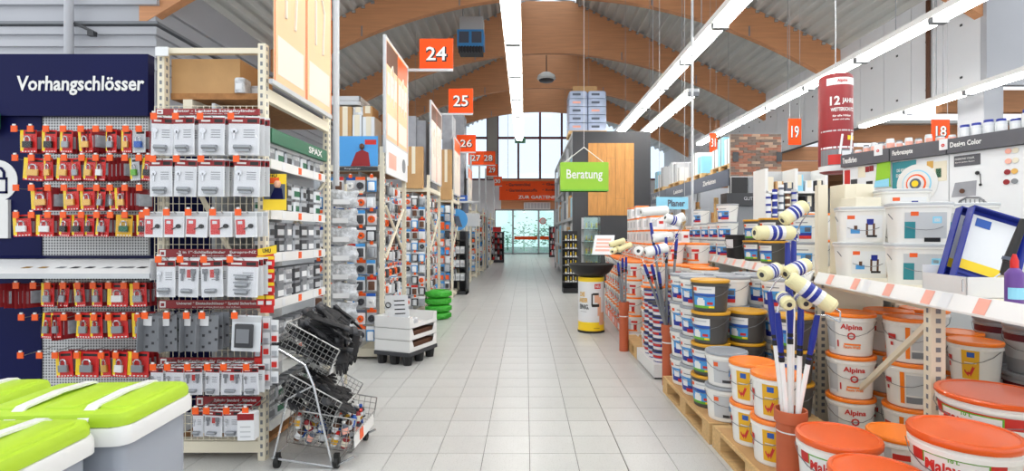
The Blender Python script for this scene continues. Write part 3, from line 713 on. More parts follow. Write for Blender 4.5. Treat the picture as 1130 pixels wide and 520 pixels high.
def small_box(cm, lm):
    b = MB(); b.bevbox(-.05, -.05, 0, .05, .05, .10, .012, 0, 1); b.box(-.052, -.052, .088, .052, .052, .105, 1)
    b.box(-.035, -.0525, .02, .035, -.05, .06, 2); b.box(.05, -.035, .02, .0525, .035, .06, 2); return b.mesh('screw_box', K(cm, 'mid_grey', lm))
SB = [small_box('bag', 'mid_grey'), small_box('silver_pack', 'dark_grey'), small_box('mid_grey', 'paper'), small_box('plastic_clear', 'lock_green'), small_box('dark_grey', 'light_grey')]
SHN = ('bottom', 'second', 'third', 'fourth', 'fifth', 'sixth')
for i, z in enumerate(SHZ):
    for k in range(7):
        for row in range(2 if SHZ[i] < 1.9 else 1):
            y = 3.47 + .128 * k; me = SB[(k * 3 + i * 2 + (k // 3)) % 5]
            o = link('screw_box', me, None, (XA - .075, y, z + .106 * row), math.radians(rng.uniform(-7, 7)))
            tag(o, 'small hardware box, %s from front, %s layer, %s shelf of green-header end shelf' % (ORD[k], ('lower', 'upper')[row], SHN[i]), 'box', 'boxes on the end shelf')
# yellow poster, glue strip and pink strip on the post
t = thing('glue_poster', 'yellow glue poster with a person on the first shelf post', 'poster', None, (X(303, 3.22), 3.22, Z(232, 3.22)))
w, h = 25 / FPX * 3.3, 39 / FPX * 3.3
b = MB(); b.box(-w/2, 0, 0, w/2, .004, h, 0); b.build('board', K('yellow'), t)
b = MB(); b.quad((-w*.46, -.001, h*.3), (w*.46, -.001, h*.3), (w*.46, -.001, h*.72), (-w*.46, -.001, h*.72), 0); b.lathe([(.012, 0), (.02, .012), (.02, .03), (.012, .042)], 10, 1, (.02, -.004, h*.62)); b.poly([(-.03, -.002, h*.3), (.055, -.002, h*.3), (.045, -.002, h*.6), (.0, -.002, h*.62)], 2)
b.build('portrait_print', K('slate', 'skin', 'navy'), t)
b = MB(); b.quad((-w*.46, -.001, h*.74), (w*.2, -.001, h*.74), (w*.2, -.001, h*.9), (-w*.46, -.001, h*.9)); b.build('orange_print', K('orange'), t)
lettering(t, 'UHU', w*.5, h*.09, 'black', (-.02, -.002, h*.95), bold=.03)
t = thing('clip_strip', 'yellow and red clip strip of glue packs on the shelf post', 'clip strip', None, (X(296, 3.22), 3.20, Z(345, 3.22)))
hh = (345 - 274) / FPX * 3.22
b = MB(); b.box(-.04, .004, 0, .04, .008, hh); b.build('strip', K('red'), t)
b = MB(); b.poly([(-.055, .002, hh - .05), (.06, .002, hh - .03), (.06, .002, hh + .02), (-.055, .002, hh - .005)]); b.build('strip_header', K('yellow'), t); lettering(t, 'UHU', .05, .025, 'black', (0, 0, hh - .015), bold=.03)
for k in range(8):
    b = MB(); x = -.03 + .05 * (k % 2); z = hh - .11 - .08 * (k // 2); b.box(x - .028, -.006, z, x + .028, .002, z + .065, 0); b.box(x - .016, -.014, z + .008, x + .014, -.006, z + .03, 1); b.box(x - .028, -.007, z + .042, x + .028, -.006, z + .062, 2); b.build('glue_pack', K('red', 'paper', 'yellow'), t)
t = thing('clip_strip', 'clip strip of small red and clear packs beside the wire baskets', 'clip strip', None, (X(296, 3.2), 3.18, Z(425, 3.2)))
b = MB(); b.box(-.03, .004, 0, .03, .008, .42); b.build('strip', K('light_grey'), t)
for k in range(15):
    b = MB(); x = -.05 + .05 * (k % 3); z = .33 - .078 * (k // 3) + .012 * (k % 2); b.box(x - .022, -.005, z, x + .022, .002, z + .07, 0); b.box(x - .014, -.014, z + .008, x + .014, -.005, z + .04, 1); b.build('small_pack', K('paper' if k % 3 else 'print_red', 'print_red' if k % 2 else 'silver_pack'), t)
# ---- banners standing on top of the gondolas and the numbered signs
def banner(y0, y1, z0, z1, panels, label, foot):
    t = thing('shelf_banner', label, 'banner', 'banners on the shelf tops', (-1.60, 0, 0))
    for y in ((y0, y1) if y0 > 4 else ()):
        b = MB(); b.box(-.015, y - .02, 2.35 if foot else z0 - .1, .015, y + .02, z1 + .03); b.build('banner_post', K('light_grey'), t)
    b = MB(); b.box(-.012, y0, z1, .012, y1, z1 + .03); b.build('top_bar', K('light_grey'), t)
    b = MB(); b.box(-.012, y0, z0 - .03, .012, y1, z0); b.build('bottom_bar', K('light_grey'), t)
    n = len(panels); L = (y1 - y0 - .04) / n
    for k, (mm, head) in enumerate(panels):
        ya = y0 + .02 + k * L
        b = MB(); b.box(.004, ya + .006, z0, .012, ya + L - .006, z1); p = b.build('banner_panel', K(mm), t)
        b = MB(); b.box(.012, ya + .006, z0, .0135, ya + .016, z1); b.box(.012, ya + L - .016, z0, .0135, ya + L - .006, z1); b.build('panel_edge', K('orange'), p)
        if head:
            b = MB(); b.box(.012, ya + .01, z1 - .28, .014, ya + L - .01, z1 - .02); b.build('panel_head', K(head), p)
        b = MB(); b.box(.012, ya + L*.1, z1 - .62, .0135, ya + L*.9, z1 - .36); b.build('text_block', K('banner_white'), p)
        link('lettering', text_mesh('Schrauben &\nKleinteile' if k else 'Eisenwaren &\nBeschläge', L * .62, .14, 'light_grey', .01), p, (.0145, ya + L * .5, z1 - .49), math.pi / 2)
        b = MB(); b.box(.012, ya + L*.1, z0 + .05, .0132, ya + L*.9, z0 + .3); b.build('pale_print', K('banner_white'), p)
        q = MB(); q.tube([(.015, ya + L*.32, z0 + .45), (.015, ya + L*.32, z0 + .8), (.015, ya + L*.5, z0 + .9), (.015, ya + L*.66, z0 + .75), (.015, ya + L*.6, z0 + .42)], .012, 4); q.build('outline_print', K('banner_white'), p)
    return t
banner(3.30, 4.32, 2.40, 3.95, (('banner_pale', None), ('banner_pale', None)), 'tall pale orange banner pair above the green-header end shelf', True)
b2 = banner(5.97, 7.08, 2.52, 3.66, (('banner_pale', 'brown'), ('banner_pale', 'orange')), 'framed banner pair on the post carrying sign twenty-four', True)
b = MB(); b.box(.005, 5.99, 2.12, .013, 7.06, 2.50, 0); p = b.build('lower_poster', K('paper'), b2)
q = MB(); q.box(.013, 6.1, 2.2, .0145, 6.45, 2.38); q.build('pale_print', K('pink_tag'), p); q = MB(); q.lathe([(.09, 0), (.09, .003)], 16); link('ring_print', q.mesh('ring_print', K('mid_grey')), p, (.013, 6.85, 2.31), rot=(0, math.pi/2, 0))
banner(8.85, 9.92, 2.35, 3.66, (('banner_white', 'brown'), ('banner_white', 'brown')), 'framed white banner pair on the post carrying sign twenty-five', True)
banner(11.7, 12.76, 2.35, 3.60, (('banner_white', 'orange'),), 'framed banner on the post carrying sign twenty-six', True)
banner(14.55, 15.6, 2.35, 3.3, (('banner_white', 'orange'),), 'framed banner on the post carrying sign twenty-seven', True)
NUMW = {'24': 'twenty-four', '25': 'twenty-five', '26': 'twenty-six', '27': 'twenty-seven', '28': 'twenty-eight', '29': 'twenty-nine', '30': 'thirty', '18': 'eighteen', '19': 'nineteen', '31': 'thirty-one'}
def number_sign(num, px0, px1, py0, py1, Y, bar_px):
    x0, x1, z0, z1 = X(px0, Y), X(px1, Y), Z(py1, Y), Z(py0, Y)
    t = thing('aisle_sign', 'orange aisle sign with the white number %s' % NUMW[num], 'sign', 'orange aisle number signs', ((x0 + x1) / 2, Y, z0))
    w, h = x1 - x0, z1 - z0
    b = MB(); b.box(-w/2, -.012, 0, w/2, .012, h); b.build('sign_board', K('sign_orange'), t)
    link('number_outline', text_mesh(num, w * .66, h * .5, 'black', .05), t, (w * .02, -.014, h * .48))
    link('number', text_mesh(num, w * .60, h * .45, 'white', .012), t, (w * .0, -.018, h * .50))
    if bar_px is not None:
        xb = X(bar_px, Y) - (x0 + x1) / 2
        b = MB(); b.box(xb, -.012, -.035, w/2, .012, 0); b.build('sign_arm', K('light_grey'), t)
    return t
number_sign('24', 463, 500, 43, 76, 7.12, 446.5); number_sign('25', 495, 522, 98, 125, 9.95, 484.5); number_sign('26', 504, 525, 149, 167.5, 12.8, 507)
for a_ in (('27', 517, 533.5, 167, 182, 15.6, 519.5), ('28', 531, 546.5, 167, 182, 18.4, 529), ('29', 537, 549, 181, 194, 21.25, 536), ('30', 544.5, 554, 195, 205, 26.6, 545)):
    o = number_sign(*a_); xb = X(a_[6], a_[5]) - o.location.x
    b = MB(); b.box(xb - .03, -.02, 2.21 - o.location.z, xb + .03, .02, .3); b.build('sign_post', K('light_grey'), o)
# ---- further gondolas, ends towards the main aisle
def hang_pack(cm, pm, hm):
    b = MB(); b.box(-.05, 0, 0, .05, .002, .15, 0); b.quad((-.05, -.001, .115), (.05, -.001, .115), (.05, -.001, .15), (-.05, -.001, .15), 1); card = b.mesh('card', K(cm, hm))
    b = MB(); b.bevbox(-.034, -.026, .012, .034, -.001, .10, .014, 0, 2); return [('card', card), ('product', b.mesh('product', K(pm), 40))]
def ring_pack(cm, pm, hm):
    b = MB(); b.box(-.05, 0, 0, .05, .002, .15, 0); b.quad((-.05, -.001, .118), (.05, -.001, .118), (.05, -.001, .15), (-.05, -.001, .15), 1); card = b.mesh('card', K(cm, hm))
    b = MB(); b.lathe([(.012, 0), (.036, 0), (.036, .02), (.012, .02)], 14, 0, (0, 0, 0), False, False); me = b.mesh('product', K(pm), 40); me.transform(Matrix.Translation((0, -.002, .058)) @ Matrix.Rotation(math.pi/2, 4, 'X')); return [('card', card), ('product', me)]
HP = [hang_pack('paper', 'dark_grey', 'sky_blue'), ring_pack('paper', 'white', 'blue'), hang_pack('sky_blue', 'paper', 'paper'), ring_pack('paper', 'orange', 'slate'), hang_pack('silver_pack', 'steel', 'paper'), hang_pack('paper', 'brown', 'print_red'),
      ring_pack('light_grey', 'dark_grey', 'orange'), hang_pack('paper', 'plastic_clear', 'mid_grey'), hang_pack('dark_grey', 'light_grey', 'paper')]
HD = ['white pack with dark tool', 'white pack with white tape ring', 'blue pack with white insert', 'white pack with orange ring', 'silver pack with steel fitting', 'white pack with brown fitting', 'grey pack with dark ring', 'white pack with clear insert', 'dark pack with grey insert']
FARP = MB()
ROWW = ('one', 'two', 'three', 'four', 'five', 'six', 'seven', 'eight', 'nine', 'ten', 'eleven', 'twelve', 'thirteen', 'fourteen', 'fifteen')
PLACE = {(1, 0): 'bag-strip hook wall', (1, 1): 'tray-stack aisle end', (2, 0): 'tyre-side hook wall', (2, 1): 'tyre-side aisle end', (3, 1): 'dark-rack aisle end'}
WALLN = {1: 'behind the clip strip of bags', 2: 'left of the green tyres', 3: 'behind the round picture', 4: 'below sign twenty-six', 5: 'below sign twenty-seven', 6: 'below sign twenty-eight', 7: 'below sign twenty-nine'}
GY = {1: (5.98, 7.05), 2: (8.83, 9.90), 3: (11.68, 12.75), 4: (14.53, 15.6), 5: (17.38, 18.45), 6: (20.2, 21.3), 7: (24.5, 26.9)}
for g, (ya, yb) in GY.items():
    t = thing('shelf_gondola', 'cream slotted gondola shelf %s' % WALLN[g], 'shelf', 'gondolas along the left of the aisle')
    for x, y in ((-1.63, ya), (-1.63, yb), (-2.9, ya), (-2.9, yb)):
        b = MB(); b.box(x - .025, y - .025, 0, x + .025, y + .025, 2.42)
        if g < 3:
            for k in range(40): b.box(x + .025, y - .008, .05 + .058 * k, x + .026, y + .008, .085 + .058 * k, 1)
        b.build('upright', K('cream', 'mid_grey'), t)
    b = MB(); b.box(-3.2, ya + .02, 2.16, -1.62, yb - .02, 2.19); b.build('top_board', K('chipboard'), t)
    b = MB(); b.box(-1.66, ya, 2.14, -1.60, yb, 2.21); b.build('end_rail', K('cream'), t)
    b = MB(); b.box(-3.2, ya - .02, 2.14, -1.62, ya + .02, 2.21); b.build('front_rail', K('cream'), t)
    b = MB(); b.box(-3.4, ya + .26, .05, -1.9, ya + .28, 2.14); b.build('back_panel', K('light_grey'), t)
    b = MB(); b.box(-1.92, ya + .05, .05, -1.90, yb - .05, 2.14); b.build('end_panel', K('light_grey'), t)
    b = MB(); b.box(-3.3, ya, .03, -1.62, yb, .12); b.build('base', K('cream'), t)
    if g < 4:
        for z0, z1 in ((1.15, 1.75), (1.75, 1.2)):
            b = MB(); b.tube([(-1.62, ya + .1, z0), (-1.62, yb - .1, z1)], .018, 5); b.build('brace', K('cream'), t)
    # packs on the face towards the camera and on the aisle end; far gondolas go into one joined object
    for face in (0, 1):
        if face == 0: ncol, nrow = {1: 6, 2: 5}.get(g, 3), 10
        else: ncol, nrow = (6, 9) if g < 3 else ((4, 8) if g < 5 else (3, 6))
        for i in range(nrow):
            dz = .185 if face == 0 else (.2 if g < 5 else .28); z = 1.92 - dz * i
            if g == 1 and face == 0 and i % 4 == 2:
                b = MB(); b.box(-2.45, ya - .09, z + .155, -1.66, ya - .08, z + .185); b.build('title_strip', K('blue' if i < 5 else 'sky_blue'), t)
            for k in range(ncol):
                kd = (k * 4 + i * 5 + g * 2 + face * 3 + (i * k) % 3) % 9
                if face and g in (1, 2) and kd in (1, 2): kd = 4 if i % 2 else 8
                if face == 0: loc, rz, sc = (-1.72 - .118 * k, ya - .10 - .03 * ((i + k) % 2), z - .02), rng.uniform(-.17, .17), (1.05, 1.4, 1.08)
                else: loc, rz, sc = (-1.70, ya + .12 + (yb - ya - .2) * (k + .5) / ncol, z - .03), math.pi / 2 + rng.uniform(-.14, .14), (1.3 if g < 5 else 1.9, 2.0, 1.15 if g < 5 else 1.6)
                if g < 3 or (g == 3 and face):
                    spawn('hanging_pack', HP[kd], '%s, row %s, %s from %s of the %s' % (HD[kd], ROWW[i], ORD[k], ('right', 'front')[face], PLACE[(g, face)]), 'hanging pack', 'packs of the ' + PLACE[(g, face)], loc, rot=(0, 0, rz), scale=sc)
                    hx, hy_, hz = (loc[0], ya - .13, z + .15) if face == 0 else (-1.66, loc[1], z + .13)
                    link('hook', HOOK, t, (hx, hy_, hz), rz=0 if face == 0 else math.pi / 2)
                    if (i + k) % 2 == 0: link('price_tag', TAGM, t, (hx + .01, hy_ - .01, hz + .005), rz=0 if face == 0 else math.pi / 2)
                else:
                    FARP.M = Matrix.Translation(loc) @ Matrix.Rotation(rz, 4, 'Z') @ Matrix.Diagonal((*sc, 1))
                    FARP.box(-.05, 0, 0, .05, .002, .15, kd % 6); FARP.box(-.034, -.026, .012, .034, -.001, .10, (kd * 2 + i) % 6)
FARP.M = Matrix.Identity(4)
tag(FARP.build('hanging_packs', K('paper', 'sky_blue', 'light_grey', 'dark_grey', 'orange', 'silver_pack')), 'many small hanging packs on the distant gondolas left of the aisle', 'hanging packs', None, 'stuff')
# goods on the gondola tops
def crate(x0, x1, y0, y1, z0, z1, mm, label, name='cardboard_box', cat='box', grp=None, band='tape'):
    t = thing(name, label, cat, grp, ((x0 + x1) / 2, (y0 + y1) / 2, z0)); w, d, h = (x1 - x0) / 2, (y1 - y0) / 2, z1 - z0
    b = MB(); b.bevbox(-w, -d, 0, w, d, h, min(w, d) * .06, 0, 1); b.build('carton' if 'box' in name else 'bundle', K(mm), t)
    b = MB(); b.box(-w - .002, -.03, h * .0, w + .002, .03, h + .002) if band == 'strap' else b.box(-.03, -d - .002, h * .35, .03, d + .002, h + .002); b.build(band, K('cream' if band == 'tape' else 'mid_grey'), t)
    return t
crate(X(377, 6.2), X(391, 6.2), 6.1, 6.5, 2.19, Z(120, 6.2), 'cardboard', 'upright brown carton on the gondola top behind the first banner')
crate(X(392, 6.2), X(402, 6.2), 6.1, 6.4, 2.19, Z(129, 6.2), 'plastic_clear', 'clear storage tub on the gondola top, lower left one', 'storage_box', 'tub', 'clear tubs')
crate(X(403, 6.2), X(416, 6.2), 6.1, 6.4, 2.19, Z(131, 6.2), 'plastic_clear', 'clear storage tub on the gondola top, right one', 'storage_box', 'tub', 'clear tubs')
crate(X(392, 6.2), X(403, 6.2), 6.12, 6.38, Z(129, 6.2), Z(120, 6.2), 'bag', 'clear storage tub stacked on the lower left tub', 'storage_box', 'tub', 'clear tubs')
crate(X(403, 6.2), X(413, 6.2), 6.12, 6.38, Z(131, 6.2), Z(119, 6.2), 'cardboard', 'brown carton on the right clear storage tub')
b = MB(); b.bevbox(-.24, -.2, 0, .24, .2, .05, .03); b.box(-.24, -.2, .05, .24, -.19, .1); b.box(.23, -.2, .05, .24, .2, .1); tag(b.build('plastic_tray', K('light_grey'), None, None, (X(381, 6.3), 6.3, Z(119, 6.25))), 'flat grey plastic tray on the upright brown carton', 'tray')
for k, (p0, p1, q0, q1, Y) in enumerate(((449, 459, 128, 163, 9.0), (459.5, 470, 133, 163, 9.05), (488, 499, 126, 171, 11.9), (499.5, 512, 127, 150, 14.62))):
    crate(X(p0, Y), X(p1, Y), Y, Y + .6, 2.19, Z(q0, Y), 'insul', 'grey film-wrapped bundle on a gondola top, %s from left' % ORD[k], 'wrapped_bundle', 'bundle', 'grey bundles on gondola tops', 'strap')
for k, (p0, p1, q0, Y) in enumerate(((448, 468, 163, 8.85), (487, 499, 166, 11.7))):
    crate(X(p0, Y), X(p1, Y), Y - .12, Y - .02, 2.19, Z(q0, Y), 'cardboard', 'flat brown carton at the front edge of the %s gondola top' % ('second', 'third')[k], 'cardboard_box', 'box', None)
# poster over the hook wall
t = thing('poster', 'sky blue poster of a person above the hook wall of packs', 'poster', None, (X(396, 5.9), 5.86, Z(184, 5.9)))
w, h = 44 / FPX * 5.9, 33 / FPX * 5.9
b = MB(); b.box(-w/2, 0, 0, w/2, .01, h); b.build('board', K('sky_blue'), t)
b = MB(); b.poly([(-.08, -.001, .0), (.14, -.001, .0), (.12, -.001, h*.45), (.05, -.001, h*.55), (-.02, -.001, h*.45)], 0); b.lathe([(.01, 0), (.028, .02), (.028, .05), (.01, .065)], 10, 1, (.05, -.012, h*.55)); b.build('portrait_print', K('dark_red', 'brown'), t)
b = MB(); b.box(w*.18, -.002, h*.72, w*.46, 0, h*.88); b.build('red_print', K('print_red'), t)
b = MB(); b.box(-w/2, -.02, -.05, w/2, .01, -.01); b.build('title_strip', K('dark_grey'), t); lettering(t, 'Ringmutter', w*.4, .02, 'white', (-.05, -.022, -.03))
# ---- clip strips with bags at the first post
t = thing('strip_holder', 'cream post strip holding clear bags beside the end shelf', 'strip holder', None, (X(380, 4.5), 4.56, 0))
b = MB(); b.box(-.16, 0, .12, -.145, .012, 1.86); b.box(-.16, 0, 1.78, .14, .012, 1.80); b.box(-.02, 0, .12, .0, .012, 1.86); b.build('strip', K('cream'), t)
for k in range(8):
    py = 211 + 20.5 * k; Y = 4.48
    tt = thing('cable_tie_bag', 'clear bag with white label on the post strip, %s from top' % ORD[k], 'bag', 'bags on the post strip', (X(379, Y), Y, Z(py + 11, Y)), math.radians(rng.uniform(-12, 12)))
    b = MB(); NX, NZ = 12, 8; ids = []
    for sgn in (-1, 1):
        g_ = []
        for i in range(NX + 1):
            for j in range(NZ + 1):
                u, v_ = i / NX, j / NZ; bl = (math.sin(math.pi * u) ** .6) * (math.sin(math.pi * min(1, v_ * .9 + .02)) ** .6)
                jt = rng.uniform(-.009, .009) if 0 < i < NX and 0 < j < NZ else 0
                g_.append(b.pt(((u - .5) * (.235 + .02 * math.sin(v_ * 9 + k)), sgn * (.042 * bl) + jt, -.055 + .145 * v_ + .008 * math.sin(u * 7 + k))))
        for i in range(NX):
            for j in range(NZ):
                q = [g_[i * (NZ + 1) + j], g_[(i + 1) * (NZ + 1) + j], g_[(i + 1) * (NZ + 1) + j + 1], g_[i * (NZ + 1) + j + 1]]
                b.face(q if sgn < 0 else q[::-1])
    link('pouch', b.mesh('pouch', K('bag'), 75), tt)
    b = MB(); b.box(-.075, -.052, -.03, .06, -.049, .012); link('paper_label', b.mesh('paper_label', K('paper')), tt)
# ---- three wire baskets with gloves
WY = 3.20
rack = thing('basket_rack', 'rolling rack of three tilted wire baskets', 'basket rack', None)
def basket(px, py, L, D, Hh, ang, step, lab):
    x0, z0 = X(px, WY), Z(py, WY); R = Matrix.Translation((x0, WY, z0)) @ Matrix.Rotation(math.radians(ang), 4, 'Y')
    b = MB(); b.M = R; r = .0022
    nx, ny, nz = round(L / step), round(D / step), round(Hh / step)
    for k in range(nx + 1):
        x = L * k / nx; b.cyl((x, 0, 0), (x, D, 0), r, n=4)
        for y in (0, D): b.cyl((x, y, 0), (x, y, Hh), r, n=4)
    for k in range(ny + 1):
        y = D * k / ny; b.cyl((0, y, 0), (L, y, 0), r, n=4); b.cyl((0, y, 0), (0, y, Hh), r, n=4); b.cyl((L, y, 0), (L, y, Hh * .55), r, n=4)
    for k in range(nz + 1):
        z = Hh * k / nz
        for y in (0, D): b.cyl((0, y, z), (L, y, z), r, n=4)
        b.cyl((0, 0, z), (0, D, z), r, n=4)
        if z <= Hh * .56: b.cyl((L, 0, z), (L, D, z), r, n=4)
    o = b.build('wire_basket', K('wire'), rack)
    b = MB(); b.M = R
    b.tube([(0, 0, Hh), (L, 0, Hh), (L, 0, Hh * .55), (L, D, Hh * .55), (L, D, Hh), (0, D, Hh), (0, 0, Hh)], .0045, 6); b.build('rim_wire', K('wire'), o)
    b = MB(); b.M = R @ Matrix.Translation((L + .012, .01, Hh * .12)) @ Matrix.Rotation(math.radians(-12), 4, 'Y'); b.box(0, 0, 0, .004, D * .92, .085); b.build('price_board', K('white'), o)
    b = MB(); b.M = R @ Matrix.Translation((L + .012, .01, Hh * .12)) @ Matrix.Rotation(math.radians(-12), 4, 'Y')
    b.box(.004, .10, .01, .006, .17, .075); b.build('price_tag', K('tag_orange'), o)
    return R
RB1 = basket(302, 385, .358, .42, .185, 28.8, .03, 'top'); RB2 = basket(304, 443, .358, .42, .185, 28.8, .03, 'middle'); RB3 = basket(316, 488, .40, .44, .20, 9, .04, 'bottom')
fr = MB()
for y in (WY - .012, WY + .43):
    dy = y
    fr.tube([(X(300, WY), dy, Z(380, WY)), (X(338, WY), dy, Z(403, WY)), (X(347, WY), dy, Z(425, WY)), (X(368, WY), dy, Z(515, WY))], .0075, 7)
    fr.tube([(X(301, WY), dy, Z(505, WY)), (X(368, WY), dy, Z(515, WY)), (X(392, WY), dy, Z(503, WY))], .0075, 7)
    fr.tube([(X(303, WY), dy, Z(505, WY)), (X(318, WY), dy, Z(440, WY)), (X(347, WY), dy, Z(425, WY))], .006, 6)
for px, py in ((300, 380), (338, 403), (368, 515), (301, 505)): fr.cyl((X(px, WY), WY - .012, Z(py, WY)), (X(px, WY), WY + .43, Z(py, WY)), .006, n=6)
fr.build('frame', K('chrome'), rack, 50)
for x, y in ((X(306, WY), WY), (X(372, WY), WY - .005), (X(310, WY), WY + .43), (X(380, WY), WY + .43)):
    c = MB(); c.cyl((x - .012, y, .035), (x + .012, y, .035), .035, n=14); c.box(x - .016, y - .012, .03, x + .016, y + .012, .09); c.build('castor', K('rubber_black'), rack, 40)
def glove_mesh():
    b = MB(); M0 = Matrix.Diagonal((1, .42, 1, 1))
    b.M = M0
    b.lathe([(.028, -.115), (.034, -.10), (.030, -.06), (.042, -.02), (.046, .02), (.040, .045)], 10)
    me = []
    for k, (x, L, a) in enumerate(((-.031, .068, -.10), (-.010, .082, -.03), (.012, .078, .03), (.033, .062, .11))):
        b.M = M0 @ Matrix.Translation((x, 0, .035)) @ Matrix.Rotation(a, 4, 'Y'); b.lathe([(.0115, 0), (.0125, L * .5), (.010, L * .9), (.005, L)], 7)
    b.M = M0 @ Matrix.Translation((-.034, 0, -.02)) @ Matrix.Rotation(-.75, 4, 'Y'); b.lathe([(.013, 0), (.013, .04), (.006, .062)], 7)
    me = b.mesh('work_glove', K('glove'), 60); return me
GL = glove_mesh(); GL.transform(Matrix.Rotation(math.pi/2, 4, 'Y') @ Matrix.Rotation(math.pi/2, 4, 'Z'))   # fingers along +X, lying flat
cuff = MB(); cuff.cyl((-.118, 0, 0), (-.088, 0, 0), .036, .034, 10); CU = cuff.mesh('cuff', K('dark_grey'), 60); CU.transform(Matrix.Diagonal((1, 1, .5, 1)))
rg = random.Random(21)
def glove(R, x, y, z, rz, ry, lab, grp):
    M_ = R @ Matrix.Translation((x, y, z)) @ Matrix.Rotation(rz, 4, 'Z') @ Matrix.Rotation(ry, 4, 'Y') @ Matrix.Rotation(rg.uniform(-.5, .5), 4, 'X') @ Matrix.Scale(1.02, 4)
    t = link('work_glove', GL); t.matrix_world = M_; tag(t, lab, 'glove', grp); link('cuff', CU, t)
n = 0
for layer, z, cnt in ((0, .05, 8), (1, .10, 9), (2, .15, 9), (3, .20, 9), (4, .245, 8), (5, .285, 5)):
    for k in range(cnt):
        mx = .05 * max(0, layer - 2)
        glove(RB1, .06 + mx * .6 + (.26 - mx) * ((k * .37 + layer * .21) % 1), .05 + .32 * ((k * .61 + layer * .33) % 1), z + rg.uniform(-.012, .012), rg.uniform(-.7, .7) + (math.pi if k % 4 == 0 else 0), rg.uniform(-.12, .25), 'black work glove in the top wire basket, layer %s, place %s' % (ROWW[layer], ROWW[k]), 'gloves in the top basket')
for k, (x, y, z) in enumerate(((.36, .10, .12), (.37, .20, .10), (.37, .30, .13), (.38, .36, .06))):
    glove(RB1, x, y, z, rg.uniform(-.3, .3), .9 + .2 * k, 'black work glove hanging over the top basket lip, %s from front' % ORD[k], 'gloves over the basket lip')
for layer, z, cnt in ((0, .05, 8), (1, .10, 8), (2, .14, 7)):
    for k in range(cnt):
        glove(RB2, .07 + .29 * ((k * .37 + layer * .3) % 1), .05 + .32 * ((k * .61 + layer * .2) % 1), z, rg.uniform(-.8, .8), rg.uniform(-.1, .2), 'black work glove in the middle wire basket, layer %s, place %s' % (ROWW[layer], ROWW[k]), 'gloves in the middle basket')
def bottle_parts(bm_, cm_, lm_):
    b = MB(); b.lathe([(.017, 0), (.018, .05), (.008, .062), (.008, .068)], 10); body = b.mesh('body', K(bm_), 40)
    b = MB(); b.lathe([(.0095, .066), (.0095, .08)], 8); cap = b.mesh('cap', K(cm_), 40)
    b = MB(); b.patch(.0178, .012, .0182, .042, -80, 80, 0, 6, .0006); return [('body', body), ('cap', cap), ('paper_label', b.mesh('paper_label', K(lm_)))]
BT = [bottle_parts('brown', 'black', 'paper'), bottle_parts('blue', 'white', 'paper'), bottle_parts('dark_red', 'black', 'cream'), bottle_parts('plastic_clear', 'red', 'band_yellow'), bottle_parts('dark_grey', 'blue', 'light_grey'), bottle_parts('slate', 'white', 'pink_tag')]
BN = ['brown', 'blue', 'dark red', 'clear', 'dark', 'slate blue']
for i in range(5):
    for j in range(6):
        for l in range(2):
            q = (i * 5 + j * 7 + l * 3) % 6
            M_ = RB3 @ Matrix.Translation((.04 + .075 * i + rg.uniform(-.01, .01), .04 + .068 * j + rg.uniform(-.01, .01), .01 + .07 * l + rg.uniform(-.003, .003))) @ Matrix.Rotation(rg.uniform(-.5, .5), 4, 'Y') @ Matrix.Rotation(rg.uniform(-.5, .5), 4, 'X') @ Matrix.Rotation(rg.uniform(-1, 1), 4, 'Z') @ Matrix.Scale(1.15, 4)
            t = spawn('small_bottle', BT[q], '%s bottle in the bottom basket, column %s, place %s, %s layer' % (BN[q], ROWW[i], ROWW[j], ('lower', 'upper')[l]), 'bottle', 'bottles in the bottom basket'); t.matrix_world = M_
# ---- white display tray stack on a black plastic pallet
t = thing('display_trays', 'three stacked white cardboard trays with a sign card', 'display box', None, (X(448, 5.95), 5.98, 0), math.radians(-21))
W, D = .225, .285
pal = thing('plastic_pallet', 'black plastic quarter pallet under the white cardboard trays', 'pallet', None, (X(448, 5.95), 5.98, 0), math.radians(-21))
b = MB(); b.bevbox(-W - .01, -D - .01, .105, W + .01, D + .01, .145, .02); b.build('deck', K('dark_grey'), pal)
for sx in (-1, 0, 1):
    for sy in (-1, 0, 1):
        b = MB(); b.cyl((sx * (W - .06), sy * (D - .06), 0), (sx * (W - .06), sy * (D - .06), .106), .045, .06, 8); b.build('foot', K('black'), pal)
for k in range(3):
    z = .147 + .128 * k; b = MB(); th = .006
    b.box(-W, -D, z, W, D, z + .006); b.box(-W, -D, z, W, -D + th, z + .124); b.box(-W, D - th, z, W, D, z + .124); b.box(-W, -D, z, -W + th, D, z + .124)
    # right side with a wide cut-out
    b.poly([(W, -D, z), (W, D, z), (W, D, z + .124), (W, D - .06, z + .124), (W, D - .09, z + .045), (W, -D + .09, z + .045), (W, -D + .06, z + .124), (W, -D, z + .124)])
    b.poly([(W - th, D, z), (W - th, -D, z), (W - th, -D, z + .124), (W - th, -D + .06, z + .124), (W - th, -D + .09, z + .045), (W - th, D - .09, z + .045), (W - th, D - .06, z + .124), (W - th, D, z + .124)])
    tr = b.build('tray', K('white'), t)
    if k < 2:
        q = MB(); q.box(-W + .03, -D + .03, z + .008, W - .03, D - .03, z + .085); q.build('tray_contents', K('brown'), tr)
q = MB(); q.bevbox(-.12, -.15, .147 + .256 + .008, .1, .12, .147 + .256 + .07, .05); q.build('foil_contents', K('bag'), t, 60)
b = MB(); M_ = Matrix.Translation((-.12, -.02, .53)) @ Matrix.Rotation(.12, 4, 'X') @ Matrix.Rotation(.35, 4, 'Z'); b.M = M_; b.box(-.14, 0, -.13, .14, .004, .20); b.build('sign_card', K('paper'), t)
b = MB(); b.M = M_
for k in range(4): b.box(-.02, -.002, .13 - .05 * k, .10, 0, .142 - .05 * k)
